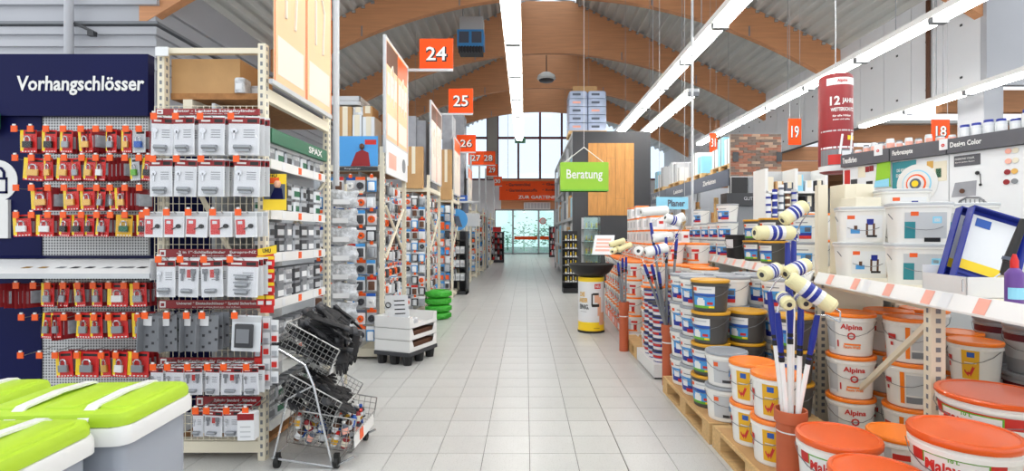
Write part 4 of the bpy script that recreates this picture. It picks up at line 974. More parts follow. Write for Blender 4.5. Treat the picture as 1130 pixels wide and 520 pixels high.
b.tube([(-.09 + .03 * math.cos(a * math.pi / 4), -.003, .09 + .03 * math.sin(a * math.pi / 4)) for a in range(9)], .006, 4); b.build('printed_lines', K('black'), t)
b = MB(); b.M = M_; b.box(-.13, -.003, -.10, -.09, 0, -.04); b.build('price_tag', K('tag_orange'), t)
# ---- green wheel tyres
for k in range(4):
    t = thing('wheel_tyre', 'green rubber wheel tyre, %s in the stack' % ('bottom one', 'second from below', 'third from below', 'top one')[k], 'tyre', 'green tyres', (X(483, 8.85) + .006 * (k % 2), 8.9, .121 * k), .4 * k)
    b = MB(); prof = []
    for a in range(13):
        th = 2 * math.pi * a / 12; prof.append((.152 + .068 * math.cos(th), .06 + .060 * math.sin(th)))
    b.lathe(prof, 28, 0, (0, 0, 0), False, False); b.build('tyre', K('tyre_green'), t, 60)
    b = MB()
    for a in range(28):
        th = 2 * math.pi * a / 28; c, s_ = math.cos(th), math.sin(th); b.M = Matrix.Rotation(th, 4, 'Z'); b.box(.212, -.009, .03, .224, .009, .09)
    tag(b.build('tread', K('tyre_green'), t), kind='stuff')
# ---- dark grey gable rack with white boxes, further back
YR = 12.4
t = thing('merch_rack', 'dark grey rack with white box rows beside the aisle', 'rack', None, (X(502, YR), YR, 0)); w = 26 / FPX * YR / 2
b = MB(); b.box(-w, -.0, 0, w, .5, .08); b.box(-w, 0, 0, -w + .03, .5, 1.5); b.box(w - .03, 0, 0, w, .5, 1.5); b.box(-w, .46, 0, w, .5, 1.5); b.build('body', K('dark_grey'), t)
for z in (.3, .62, .94, 1.26): q = MB(); q.box(-w + .03, .02, z, w - .03, .46, z + .03); q.build('shelf_board', K('black'), t)
for r_, z in enumerate((.33, .65, .97)):
    for k in range(4):
        b = MB(); b.box(-.05, 0, 0, .05, .2, .17); b.box(-.04, -.002, .04, .04, 0, .1, 1)
        tag(b.build('white_box', K('paper', 'light_grey'), None, None, (X(502, YR) - w + .1 + .117 * k, YR + .06, z)), 'white box on the dark rack, shelf %s, %s from left' % (ROWW[r_], ORD[k]), 'box', 'white boxes in the dark rack')
b = MB(); b.lathe([(.26, 0), (.26, .02)], 28, 1); me = b.mesh('round_picture', K('sky_blue', 'sky_blue')); tt = thing('round_display', 'round blue picture board on top of the dark rack', 'display board', None, (X(503, 12.3), 12.46, 1.5))
link('disc', me, tt, (0, 0, .27), rot=(math.pi/2, 0, 0)); b = MB(); b.poly([(-.14, -.022, .1), (.14, -.022, .1), (.05, -.022, .36), (-.05, -.022, .36)]); b.build('picture_print', K('slate'), tt); b = MB(); b.box(-.03, -.03, 0, .03, .02, .05); b.build('foot', K('white'), tt)
for k in range(3):
    b = MB(); b.cyl((0, 0, 0), (0, .0, .28), .09, .09, 12); b.cyl((0, 0, .28), (0, 0, .30), .07, .05, 10, 1)
    tag(b.build('filter_canister', K('slate', 'light_grey'), None, 40, (X(495 + 9 * k, 13.0), 13.0, Z(236, 13.0))), 'blue-grey canister under the navy sign, %s from left' % ORD[k], 'canister', 'canisters')
t = thing('shelf_sign', 'small navy sign with white bar over the round picture', 'sign', None, (X(506, 12.9), 12.85, Z(222, 12.9)))
b = MB(); b.box(-.22, 0, 0, .22, .02, .14); b.build('board', K('blue'), t); b = MB(); b.box(-.12, -.004, .05, .16, 0, .09); b.build('print', K('white'), t); b = MB(); b.box(-.42, 0, -.62, .5, .35, -.30); b.box(-.42, 0, -.05, .5, .02, 0); b.build('shelf', K('light_grey'), t)
# ---- stands at the far end
for k, (px0, px1, py0, py1, Y, mm, lab) in enumerate(((541, 556, 256, 290, 26.6, 'dark_grey', 'black stand with red and silver packs near the glass doors'), (522, 538, 232, 296, 22.3, 'light_grey', 'grey wire rack of mixed packs left of the far aisle'), (606, 614, 250, 282, 33, 'dark_grey', 'dark narrow stand right of the glass doors'))):
    t = thing('merch_stand', lab, 'display stand', None, (X((px0 + px1) / 2, Y), Y, 0)); w = (px1 - px0) / FPX * Y / 2; h = Z(py0, Y)
    b = MB(); b.box(-w, 0, 0, w, .5, .1); b.box(-w, .45, 0, w, .5, h); b.box(-w, 0, 0, -w + .04, .5, h); b.box(w - .04, 0, 0, w, .5, h); b.build('body', K(mm), t)
    nz = 5
    for i in range(nz):
        z = .12 + (h - .15) * i / nz; q = MB(); q.box(-w + .04, 0, z, w - .04, .45, z + .02); q.build('shelf_board', K(mm), t)
        for j in range(4):
            q = MB(); xx = -w + .09 + (2 * w - .18) * (j + .5) / 4; q.bevbox(xx - w * .14, .02, z + .021, xx + w * .14, .3, z + (h / nz) * (.5 + .3 * ((i + j) % 2)), .02, 0, 1); tag(q.build('goods_pack', K(('red', 'silver_pack', 'paper', 'dark_red', 'mid_grey')[(i + j * (2 if k else 1)) % 5])), '%s pack on shelf %s of the %s' % (ORD[j], ROWW[i], ('black stand near the doors', 'grey rack by the far aisle', 'dark stand right of the doors')[k]), 'pack', 'packs on stand %s' % ORD[k]).location = (X((px0 + px1) / 2, Y), Y, 0)
    if k == 0: q = MB(); q.box(-w * .6, 0, h, w * .6, .03, h + .25); q.build('topper', K('red'), t)
# ================================================================== RIGHT SIDE
def bucket(R, Hh, body, lid, prints=(), letters=(), handle=True, hy=.72):
    """prints: (z0, z1, a0, a1, material) with z as fraction of the height; letters: (text, width, height, z, angle, material)"""
    rz_ = lambda f: R * (.87 + .13 * min(1, f / .9))
    b = MB(); b.lathe([(R*.84, 0), (R*.87, Hh*.02), (R*.985, Hh*.80), (R*1.03, Hh*.81), (R*1.03, Hh*.86), (R*1.0, Hh*.87), (R*1.0, Hh*.93)], 24, 0, (0, 0, 0), True, True); bo = b.mesh('body', K(body), 30)
    subs = []
    if prints:
        ms = []
        b = MB()
        for q, (z0, z1, a0, a1, mm) in enumerate(prints):
            if mm not in ms: ms.append(mm)
            b.patch(rz_(z0), z0*Hh, rz_(z1), z1*Hh, a0, a1, ms.index(mm), max(2, int((a1 - a0) / 3)), .0016 + .0005 * q)
        subs.append(('label_print', b.mesh('label_print', K(*ms))))
    for s, w, h, z, a, mm in letters:
        me = text_mesh(s, w, h, mm, .03, 0, rz_(z) + .004).copy(); me.transform(Matrix.Translation((0, 0, z*Hh)) @ Matrix.Rotation(math.radians(a), 4, 'Z')); subs.append(('lettering', me))
    b = MB(); b.lathe([(R*1.04, Hh*.91), (R*1.055, Hh*.93), (R*1.055, Hh*.97), (R*1.03, Hh*.995), (R*.95, Hh), (R*.93, Hh*.985), (R*.6, Hh*.984)], 24); li = b.mesh('lid', K(lid), 30)
    out = [('body', bo, subs), ('lid', li)]
    if handle:
        b = MB(); pts = []
        for k in range(9):
            a = math.radians(-85 + 170 * k / 8); pts.append(((R*1.05) * math.sin(a), -(R*1.05) * math.cos(a), Hh*.84 - Hh*(1 - hy) * 1.3 * math.cos(a)))
        b.tube(pts, .0022, 4); out.append(('handle', b.mesh('handle', K('handle_wire'))))
    return out
LBL_D = ((.12, .80, -55, 20, 'white'), (.12, .58, -55, 20, 'sky_blue'), (.48, .58, -55, 20, 'blue'), (.12, .2, -55, 20, 'green'), (.2, .38, -40, -12, 'white'), (.38, .44, -36, -16, 'white'), (.24, .32, -4, 14, 'print_red'), (.14, .2, 2, 18, 'yellow'), (.66, .76, -52, -38, 'orange'), (.7, .74, -30, 10, 'light_grey'))
LBL_W = ((.1, .82, -60, 30, 'white'), (.14, .6, -50, 26, 'sky_blue'), (.14, .34, -50, 26, 'royal_blue'), (.3, .52, -38, -14, 'paper'), (.38, .54, 2, 22, 'slate'), (.12, .24, -20, 26, 'print_red'), (.66, .76, -55, -40, 'orange'), (.7, .73, -30, 12, 'mid_grey'))
LBL_O = ((.14, .78, -45, -8, 'light_grey'), (.2, .5, 8, 26, 'print_red'), (.58, .70, -6, 30, 'print_red'), (.12, .2, -42, 30, 'lid_orange'), (.3, .5, -40, -25, 'orange'))
LBL_Y = ((.12, .82, -2, 36, 'band_yellow'), (.64, .76, 10, 26, 'blue'), (.5, .62, -48, -30, 'print_red'), (.34, .46, -46, -38, 'print_red'), (.5, .52, 4, 30, 'white'))
LBL_G = ((.12, .76, -40, 42, 'light_grey'), (.34, .52, 6, 24, 'sky_blue'), (.14, .22, -12, 20, 'dark_grey'), (.6, .72, -38, -24, 'orange'), (.38, .46, 11, 19, 'white'))
B_DARK = bucket(.135, .235, 'bucket_dark', 'lid_gold', LBL_D)
B_WHITE = bucket(.135, .235, 'bucket_white', 'bucket_grey', LBL_W)
B_GREY = bucket(.135, .235, 'bucket_white', 'bucket_grey', LBL_G)
B_ORANGE = bucket(.135, .235, 'bucket_white', 'lid_orange', LBL_O)
B_YEL = bucket(.13, .25, 'bucket_white', 'lid_orange', LBL_Y, (('√', .055, .07, .32, 17, 'print_red'),))
B_ALP = bucket(.145, .285, 'bucket_white', 'lid_orange', ((.12, .78, -70, -36, 'light_grey'), (.26, .30, -12, 30, 'lid_orange'), (.2, .36, -30, -26, 'print_red'), (.08, .16, -66, -40, 'paper')), (('Alpina', .13, .045, .68, 6, 'print_red'), ('O', .05, .05, .48, 6, 'print_red'), ('Raum-Weiß', .10, .02, .22, 8, 'lid_orange')))
B_ALPS = bucket(.145, .285, 'bucket_white', 'lid_orange', ((.1, .8, -6, 4, 'lid_orange'), (.3, .75, 8, 45, 'light_grey'), (.12, .26, 8, 45, 'mid_grey'), (.5, .62, -50, -28, 'print_red'), (.36, .44, -44, -36, 'print_red')))
B_STONE = bucket(.145, .285, 'bucket_grey', 'bucket_grey', ((.3, .8, -70, 40, 'light_grey'), (.66, .8, -70, 40, 'burgundy')))
B_BLACK = bucket(.14, .30, 'black', 'black', ((.45, .85, -50, 0, 'paper'),))
B_TIN = bucket(.085, .115, 'royal_blue', 'dark_grey', ((.1, .35, -70, 60, 'white'), (.4, .6, -60, 20, 'print_red'), (.62, .8, -70, 60, 'light_grey')), (), False)
def stack(parts, x, y, z, n, Hh, label, cat, grp, rz=-32, name='paint_bucket'):
    for k in range(n):
        pos = ('only' if n == 1 else ('bottom' if k == 0 else ('top' if k == n - 1 else ORD[k] + ' from below')))
        spawn(name, parts, '%s, %s one' % (label, pos) if n > 1 else label, cat, grp, (x + rng.uniform(-.004, .004), y + rng.uniform(-.004, .004), z + Hh * k), math.radians(rz + rng.uniform(-14, 14)))
# ---- euro pallets
def pallet(x0, y0, label, L=1.2, Wd=.8, z0=0):
    t = thing('euro_pallet', label, 'pallet', 'wooden pallets', (x0, y0, z0))
    for k in range(5):
        b = MB(); w = .145 if k % 2 == 0 else .10; c = .0725 + (Wd - .145) * k / 4; b.box(c - w/2, 0, .122, c + w/2, L, .144); b.build('deck_board', K('pallet_wood'), t)
    for j in range(3):
        b = MB(); y = (L - .145) * j / 2; b.box(0, y, .1, Wd, y + .145, .122); b.build('cross_board', K('pallet_wood'), t)
        for i in range(3):
            b = MB(); x = (Wd - .1) * i / 2; b.box(x, y, .022, x + .1, y + .145, .1); b.build('block', K('pallet_wood'), t)
    for i in range(3):
        b = MB(); x = (Wd - .1) * i / 2; b.box(x, 0, 0, x + .1, L, .022); b.build('bottom_board', K('pallet_wood'), t)
    return t
pallet(1.24, 3.55, 'wooden pallet under the dark gold-lidded bucket stacks'); pallet(1.25, 2.32, 'wooden pallet under the yellow-band bucket stacks'); pallet(1.25, 1.08, 'wooden pallet under the large tubs at the right front')
pallet(1.26, 5.98, 'wooden pallet between the white plinth and the orange lip', .72)
for k in range(2):
    b = MB(); b.box(1.255 + .4 * k, 3.57 - 1.23 * k + .0, .144, 1.9, 4.7 - 1.23 * k, .147) if k == 0 else b.box(1.265, 2.36, .144, 1.9, 3.46, .147)
    tag(b.build('cardboard_sheet', K('cardboard')), 'cardboard sheet on the pallet under the %s' % ('dark buckets', 'yellow-band buckets')[k], 'sheet')
ZP = .147
stack(B_DARK, 1.385, 3.945, ZP, 4, .235, 'dark bucket with gold lid in the front aisle stack', 'bucket', 'dark buckets')
stack(B_DARK, 1.675, 3.99, ZP, 3, .235, 'dark bucket with gold lid in the second-row stack', 'bucket', 'dark buckets'); stack(B_DARK, 1.905, 3.75, ZP, 3, .235, 'dark bucket with gold lid in the rear stack', 'bucket', 'dark buckets')
stack(B_GREY, 1.40, 3.665, ZP, 2, .235, 'white bucket with grey lid beside the gold-lidded stack', 'bucket', 'grey-lid buckets')
for k, (x, y) in enumerate(((1.385, 4.235), (1.385, 4.525))): stack(B_WHITE, x, y, ZP, 4, .235, 'white bucket with blue picture, %s aisle stack' % ('near', 'far')[k], 'bucket', 'white-blue buckets')
for k, (x, y) in enumerate(((1.675, 4.28), (1.675, 4.565), (1.96, 4.05), (1.96, 4.34), (1.96, 4.62))): stack(B_WHITE, x, y, ZP, 4, .235, 'white bucket with blue picture, %s stack behind' % ORD[k], 'bucket', 'white-blue buckets')
stack(B_YEL, 1.40, 3.24, ZP, 2, .25, 'white bucket with yellow band and orange lid, far stack', 'bucket', 'yellow-band buckets', -52); stack(B_YEL, 1.415, 2.965, ZP, 2, .25, 'white bucket with yellow band and orange lid, near stack', 'bucket', 'yellow-band buckets', -52)
# ---- large tubs in the right foreground
def tub(R, Hh, flip=0):
    f = lambda d: 1 - d / Hh                     # distances are measured down from the lid
    return bucket(R, Hh, 'bucket_white', 'lid_red_orange', ((f(.135), f(.062), -62, 44, 'print_red'), (f(.12), f(.068), -44, 26, 'green'), (f(.12), f(.074), -42, 24, 'white'), (f(.22), f(.115), -62, 44, 'white'), (f(.25), f(.235), -62, 44, 'print_red')),
                  (('10 L', R*.20, R*.08, f(.078), -9, 'green'), ('Malaweiß', R*1.10, R*.30, f(.113), -9, 'print_red')), True, .8)
TUB = tub(.17, .35); TUBH = tub(.18, .36); TUBB = tub(.22, .27)
for parts, x, y, z, rz, lab in ((TUB, 1.445, 2.43, .147, -30, 'large white tub with orange lid beside the terracotta tube'), (TUB, 1.385, 2.06, .144, -32, 'large white tub with orange lid, front one cut by the frame edge'), (B_ORANGE, 1.86, 2.62, .144 + .06, -40, None),
                             (TUBH, 1.75, 2.10, .279, -40, 'raised white tub with glossy orange lid and red lettering'), (TUBB, 2.20, 2.46, .144, -60, None), (TUBB, 2.20, 2.46, .414, -60, 'wide white tub with orange lid under the shelf at the right edge'), (TUB, 1.665, 1.52, .144 + .15, -40, 'large white tub with orange lid in the lower right corner')):
    if lab is None: lab = 'small white bucket with orange lid between two large tubs' if parts is B_ORANGE else 'wide white tub carrying another wide tub under the shelf'
    spawn('paint_tub', parts, lab, 'tub', 'orange-lid tubs', (x, y, z), math.radians(rz))
crate(2.57, 2.87, 3.68, 3.92, 1.12, 1.25, 'cardboard', 'low carton under the rear square buckets')
crate(1.63, 1.87, 1.98, 2.22, .144, .279, 'cardboard', 'carton under the raised tub')
crate(1.56, 1.77, 1.42, 1.62, .144, .294, 'cardboard', 'low carton under the corner tub'); crate(1.76, 1.96, 2.52, 2.72, .144, .204, 'cardboard', 'low carton under the small orange-lid bucket')
crate(2.08, 2.38, 2.32, 2.60, .036, .144, 'cardboard', 'low carton under the wide tubs')
# ---- gondola with the long white price-rail shelf
GR_ = thing('paint_gondola', 'long paint gondola with white price-rail shelf', 'shelf', None, (2.0, 2.1, 0), -math.atan(.105))
def gpt(s, d): c, sn = math.cos(-math.atan(.105)), math.sin(-math.atan(.105)); return (2.0 + d * c - s * sn, 2.1 + d * sn + s * c)
for s0, s1 in ((-1.1, 1.93), (2.0, 7.6)):
    b = MB(); b.box(.03, s0, 1.095, .62, s1, 1.12); sh = b.build('shelf_board', K('cream'), GR_)
    b = MB(); b.quad((0, s0, 1.058), (.035, s0, 1.135), (.035, s1, 1.135), (0, s1, 1.058)); b.quad((0.006, s0, 1.055), (.006, s1, 1.055), (.041, s1, 1.132), (.041, s0, 1.132)); b.box(0, s0, 1.05, .03, s1, 1.06); b.build('price_rail', K('white_gloss'), sh)
    k = 0; s = s0 + .12
    while s < s1 - .1:
        b = MB(); L = .075; b.quad((-.001 + .0022, s, 1.062), (.0315, s, 1.131), (.0315, s + L, 1.131), (.0012, s + L, 1.062)); b.quad((.0005, s, 1.0625), (.031, s, 1.1315), (.031, s + L, 1.1315), (.0005, s + L, 1.0625)); b.build('price_tag', K('pink_tag' if k % 3 else 'paper'), sh)
        s += .13 + .11 * ((k * 5) % 3); k += 1
for s in (.66, 1.96, 3.8, 5.6, 7.5):
    for d in (.07, .62):
        b = MB(); hgt = 1.10 if s != 1.96 else 1.80
        b.box(d - .035, s - .03, 0, d + .035, s + .03, hgt if d < .5 else 1.45)
        for k in range(20): b.box(d - .036, s - .008, .06 + .05 * k, d - .035, s + .008, .085 + .05 * k, 1)
        for k in range(20): b.box(d - .012, s - .031, .06 + .05 * k, d + .012, s - .03, .085 + .05 * k, 1)
        b.build('upright', K('cream', 'mid_grey'), GR_)
    b = MB(); b.tube([(.07, s - .0, .98), (.07, s - .0, 1.06), (.62, s, 1.06)], .014, 5); b.build('bracket', K('cream'), GR_)
b = MB(); b.box(.06, .7, 1.02, .085, 1.9, 1.05); b.build('long_brace', K('cream'), GR_)
b = MB(); b.tube([(.08, .68, .98), (.085, 1.6, .25)], .02, 4); b.build('brace', K('cream'), GR_)
b = MB(); b.box(.10, 1.93, .04, .5, 1.96, 1.05); b.build('end_panel', K('cream'), GR_)
b = MB(); b.box(.12, -1.1, 0, 1.3, 7.6, .035); b.build('base_board', K('cream'), GR_)
b = MB(); b.box(.63, 2.0, .04, .65, 7.6, 1.42); b.build('back_panel', K('light_grey'), GR_)
# buckets on the base behind the rail
i = 0
for x, y, parts, nm, rz in ((2.24, 3.62, B_ALP, 'white Alpina bucket', -28), (2.58, 3.74, B_ALPS, 'orange-striped bucket', -42), (2.50, 3.42, B_ALPS, 'orange-striped bucket', -42), (2.85, 3.46, B_YEL, 'yellow-band bucket', -48), (2.72, 3.18, B_YEL, 'yellow-band bucket', -56), (3.10, 3.42, B_STONE, 'grey render bucket', -50), (3.02, 3.11, B_STONE, 'grey render bucket', -50), (2.88, 3.80, B_ALPS, 'orange-striped bucket', -40), (2.9, 2.8, B_STONE, 'grey render bucket', -50)):
    hh = .25 if parts is B_YEL else .285
    stack(parts, x, y, .035, 3, hh, '%s under the shelf, %s stack from the aisle' % (nm, ORD[i]), 'bucket', 'buckets under the rail shelf', rz); i += 1
for k in range(8):
    p = gpt(2.3 + .31 * k, .33); stack(B_ORANGE if k % 3 else B_WHITE, p[0], p[1], .035, 4 if k % 2 else 3, .235, '%s bucket under the far rail shelf, %s stack' % ('orange-lid' if k % 3 else 'blue picture', ORD[k]), 'bucket', 'buckets under the far rail shelf', -40)
# goods on the rail shelf
def sq_bucket():
    R, Hh = .15, .245; b = MB()
    def ring(w, d, r, z):
        o = []
        for cx, cy, a0 in ((1, -1, -90), (1, 1, 0), (-1, 1, 90), (-1, -1, 180)):
            for k in range(5):
                a = math.radians(a0 + 22.5 * k); o.append(b.pt((cx * (w - r) + r * math.cos(a), cy * (d - r) + r * math.sin(a), z)))
        return o
    rs = [ring(.135, .105, .05, 0), ring(.15, .115, .055, .215), ring(.158, .123, .06, .217), ring(.158, .123, .06, .228), ring(.152, .117, .055, .23)]
    for A, B_ in zip(rs, rs[1:]):
        for k in range(20): b.face([A[k], A[(k+1) % 20], B_[(k+1) % 20], B_[k]])
    b.face(rs[0][::-1]); b.face(rs[-1]); body = b.mesh('body', K('bucket_white'), 35)
    b = MB(); rs = [ring(.160, .125, .06, .229), ring(.160, .125, .06, .243), ring(.150, .115, .055, .247)]
    for A, B_ in zip(rs, rs[1:]):
        for k in range(20): b.face([A[k], A[(k+1) % 20], B_[(k+1) % 20], B_[k]])
    b.face(rs[-1]); lid = b.mesh('lid', K('light_grey'), 35)
    def flat(u0, u1, v0, v1, off):
        y0 = -.105 - .01 * v0 / .215 - .0012 - off; y1 = -.105 - .01 * v1 / .215 - .0012 - off; return ((u0, y0, v0), (u1, y0, v0), (u1, y1, v1), (u0, y1, v1))
    L1, L2 = MB(), MB()
    for (u0, u1, v0, v1, m_) in ((-.1, .11, .03, .185, 0), (-.095, -.05, .16, .185, 1), (.02, .06, .12, .16, 2), (.015, .028, .05, .13, 3), (.055, .068, .05, .13, 3), (-.075, -.02, .06, .09, 4), (-.055, -.035, .085, .115, 3), (.02, .08, .035, .05, 5)): L1.quad(*flat(u0, u1, v0, v1, .0004 * (m_ > 0)), m_)
    for (u0, u1, v0, v1, m_) in ((-.1, .11, .03, .185, 4), (-.1, -.045, .03, .13, 2), (-.07, -.03, .165, .19, 1), (.04, .085, .12, .16, 3), (.048, .077, .13, .15, 0), (.0, .08, .01, .035, 5)): L2.quad(*flat(u0, u1, v0, v1, .0004 * (m_ not in (4,))), m_)
    h = MB(); h.tube([(.158 * math.sin(a), -.13 * math.cos(a) - .005, .19 - .11 * math.cos(a)) for a in [math.radians(-85 + 17 * k) for k in range(11)]], .0028, 4); hm = h.mesh('handle', K('mid_grey'))
    pr1 = L1.mesh('label_print', K('paper', 'orange', 'royal_blue', 'brown', 'sky_blue', 'black')); pr2 = L2.mesh('label_print', K('white', 'orange', 'teal', 'pale_blue', 'light_grey', 'black'))
    return [('body', body, [('label_print', pr1)]), ('lid', lid), ('handle', hm)], [('body', body, [('label_print', pr2)]), ('lid', lid), ('handle', hm)]
SQ1, SQ2 = sq_bucket()
for k, (x, y, n, pp, rz, nm) in enumerate(((2.375, 3.72, 2, SQ1, -12, 'step ladder picture'), (2.40, 3.22, 2, SQ2, -14, 'round clock picture'), (2.75, 3.30, 2, SQ2, -14, 'grey picture behind the clock bucket'), (2.72, 3.80, 2, SQ1, -10, 'picture at the rear of the shelf'))):
    stack(pp, x, y, 1.12 if k < 3 else 1.25, n, .247, 'white square bucket with %s' % nm, 'bucket', 'white square buckets', rz)
crate(2.40, 2.62, 3.95, 4.15, 1.12, 1.80, 'cream', 'cream carton beside the shelf post, tall one'); crate(2.30, 2.48, 3.66, 3.84, 1.12 + .494, 1.12 + .56, 'cream', 'flat cream carton on the ladder bucket')
for k, (s, d, n, pp, nm) in enumerate(((3.35, .20, 2, B_DARK, 'dark bucket with gold lid'), (3.95, .22, 2, B_DARK, 'dark bucket with gold lid'), (4.45, .16, 1, B_BLACK, 'black bucket with torn label'), (4.95, .17, 3, B_WHITE, 'white bucket with blue picture'), (5.45, .17, 2, B_WHITE, 'white bucket with blue picture'), (5.95, .17, 2, B_WHITE, 'white bucket with blue picture'), (6.5, .17, 3, B_WHITE, 'white bucket with blue picture'), (7.05, .17, 2, B_WHITE, 'white bucket with blue picture'), (2.55, .2, 2, B_WHITE, 'white bucket with blue picture'), (2.95, .45, 2, B_YEL, 'white bucket with yellow band'))):
    p = gpt(s, d); stack(pp, p[0], p[1], 1.12, n, .25 if pp is B_YEL else .235, '%s on the rail shelf, spot %s' % (nm, ROWW[k]), 'bucket', 'buckets on the rail shelf', -42)
# carton tray with paint trays, roller and bottle
t = thing('carton_tray', 'open white cardboard tray on the rail shelf', 'tray', None, (2.24, 2.62, 1.12), math.radians(-8))
b = MB(); w, d, h, th = .145, .17, .10, .005; b.box(-w, -d, 0, w, d, .005); b.box(-w, -d, 0, w, -d + th, h); b.box(-w, d - th, 0, w, d, h + .04); b.box(-w, -d, 0, -w + th, d, h); b.box(w - th, -d, 0, w, d, h); b.build('carton', K('white'), t)
def paint_tray(x, y, lean, lab):
    t = thing('paint_tray', lab, 'paint tray', 'blue paint trays', (x, y, 1.128), rot=(math.radians(-14), math.radians(lean), math.radians(-14)))
    b = MB(); W_, Hh = .135, .43
    b.box(-W_, .02, 0, W_, .026, Hh); b.box(-W_, -.03, 0, -W_ + .006, .024, Hh); b.box(W_ - .006, -.03, 0, W_, .024, Hh); b.box(-W_, -.03, 0, W_, .024, .006); b.box(-W_, -.03, Hh - .006, W_, .024, Hh)
    for k in range(9): b.box(-W_ + .012, .014, .03 + .022 * k, W_ - .012, .02, .042 + .022 * k)
    b.build('tray_shell', K('royal_blue'), t)
    b = MB(); b.quad((-W_ + .02, .0125, .10), (W_ - .02, .0125, .10), (W_ - .02, .0125, .40), (-W_ + .02, .0125, .40), 0); b.quad((-W_ + .02, .0115, .10), (W_ - .02, .0115, .10), (W_ - .02, .0115, .15), (-W_ + .02, .0115, .15), 1); b.quad((-.09, .011, .34), (-.02, .011, .34), (-.02, .011, .385), (-.09, .011, .385), 2)
    b.build('paper_label', K('paper', 'yellow', 'blue'), t)
paint_tray(2.27, 2.63, 20, 'blue paint tray with paper label, front one in the carton tray'); paint_tray(2.28, 2.72, 20, 'blue paint tray, rear one in the carton tray')
t = thing('paint_roller', 'roller frame with black handle in the white carton tray', 'paint roller', None, (2.17, 2.51, 1.13), math.radians(-10))
b = MB(); b.tube([(-.09, -.03, .02), (-.09, -.03, .075), (.04, -.03, .085), (.085, -.03, .12)], .004, 6); b.build('wire_frame', K('chrome'), t)
b = MB(); b.cyl((.075, -.03, .10), (.095, -.03, .16), .012, .018, 10); b.cyl((.095, -.03, .16), (.165, -.03, .36), .020, .016, 10); b.build('grip', K('black'), t, 50); b = MB(); b.cyl((.098, -.03, .168), (.103, -.03, .182), .026, .026, 12); b.build('collar', K('slate'), t)
t = thing('spray_bottle', 'purple and white bottle beside the carton tray', 'bottle', None, (2.13, 2.29, 1.12))
b = MB(); b.lathe([(.032, 0), (.034, .01), (.034, .13), (.02, .15), (.014, .155)], 16); b.build('body', K('purple'), t, 40); b = MB(); b.lathe([(.015, .155), (.015, .185), (.006, .215)], 10); b.build('nozzle', K('red'), t, 40); b = MB(); b.patch(.034, .02, .034, .07, -80, 60); b.build('label_print', K('pale_blue'), t)
# ---- roller tubes with telescopic poles
def tube_stand(x, y, z0, R, h, label):
    t = thing('drain_tube', label, 'tube', 'terracotta tubes', (x, y, z0))
    b = MB(); b.lathe([(R*.92, .0), (R*.94, h*.8), (R*.98, h*.82), (R*1.08, h*.84), (R*1.08, h), (R*.98, h), (R*.90, h*.84), (R*.86, .02)], 24, 0, (0, 0, 0), True, True); b.build('tube', K('terracotta'), t, 40)
    b = MB(); b.lathe([(R*.97, h*.70), (R*.98, h*.72)], 24, 0, (0, 0, 0), False, False); b.build('cord', K('white'), t)
tube_stand(1.372, 2.72, .147, .074, .37, 'terracotta tube holding white roller poles, near one'); tube_stand(1.345, 4.95, 0, .062, .575, 'terracotta tube holding dark roller poles, far one'); tube_stand(1.20, 6.42, 0, .06, .6, 'terracotta tube behind the yellow column')
def roller(base, tip, head, ax, L, R, fl, polem, label, grp, logo=True, gf=.62):
    """pole from base to tip, blue grip at the tip, fleece cover of length L at head along ax"""
    base, tip, head = Vector(base), Vector(tip), Vector(head); ax = Vector(ax).normalized()
    t = thing('paint_roller', label, 'paint roller', grp, base)
    P = lambda v: v - base
    b = MB(); m1 = base.lerp(tip, gf); b.cyl((0, 0, 0), P(m1), .0125, n=10); b.build('pole', K(polem), t, 50)
    b = MB(); b.cyl(P(base.lerp(tip, gf - .02)), P(base.lerp(tip, gf + .01)), .015, n=10); b.build('collar', K('black'), t, 50)
    b = MB(); b.cyl(P(base.lerp(tip, gf + .02)), P(base.lerp(tip, gf + .04)), .0145, n=10); b.build('collar', K('black'), t, 50)
    b = MB(); gm = (gf + 1) / 2; b.cyl(P(m1), P(base.lerp(tip, gm)), .012, .017, 10); b.cyl(P(base.lerp(tip, gm)), P(tip), .017, .013, 10); b.build('grip', K('royal_blue'), t, 50)
    a, c = head - ax * L/2, head + ax * L/2
    b = MB()
    side = ax.cross(Vector((0, 0, 1))); side = side.normalized() if side.length > .1 else Vector((1, 0, 0))
    q = c + ax * .03
    b.tube([P(tip), P(tip.lerp(q, .5) - Vector((0, 0, .01))), P(q - Vector((0, 0, R * 1.3))), P(q), P(c)], .0038, 5); b.build('wire_frame', K('chrome'), t)
    b = MB(); b.cyl(P(a), P(a + ax * .012), R * .8, R, 16); b.cyl(P(a + ax * .012), P(c - ax * .012), R, n=16); b.cyl(P(c - ax * .012), P(c), R, R * .8, 16); s = b.build('fleece_cover', K(fl), t, 50)
    b = MB(); b.cyl(P(a - ax * .002), P(c + ax * .002), R * .36, n=10); b.build('core', K('dark_grey'), s)
    if logo:
        b = MB(); b.cyl(P(head - ax * L * .20), P(head + ax * L * .22), R + .0015, n=16, caps=False); b.build('paper_band', K('white'), s)
        b = MB(); b.cyl(P(head - ax * L * .12), P(head - ax * L * .02), R + .0025, n=16, caps=False); b.cyl(P(head + ax * L * .03), P(head + ax * L * .12), R + .0025, n=16, caps=False); b.build('blue_print', K('royal_blue'), s)
def V(px, py, Y): return Vector((X(px, Y), Y, Z(py, Y)))
def pole_base(c, zt, ri, tip, z0):
    """foot of a pole that leans on the tube's rim towards its tip and rests on the opposite inner wall"""
    h = Vector((tip.x - c.x, tip.y - c.y, 0)); d = h.normalized() if h.length > 1e-4 else Vector((1, 0, 0))
    run = max(.02, h.length - ri * .7); drop = (tip.z - zt) * (1.4 * ri) / run
    if drop <= zt - z0: return Vector((c.x, c.y, zt - drop)) - d * ri * .7
    k = (zt - z0) / drop; return Vector((c.x, c.y, z0)) + d * ri * (.7 - 1.4 * k)
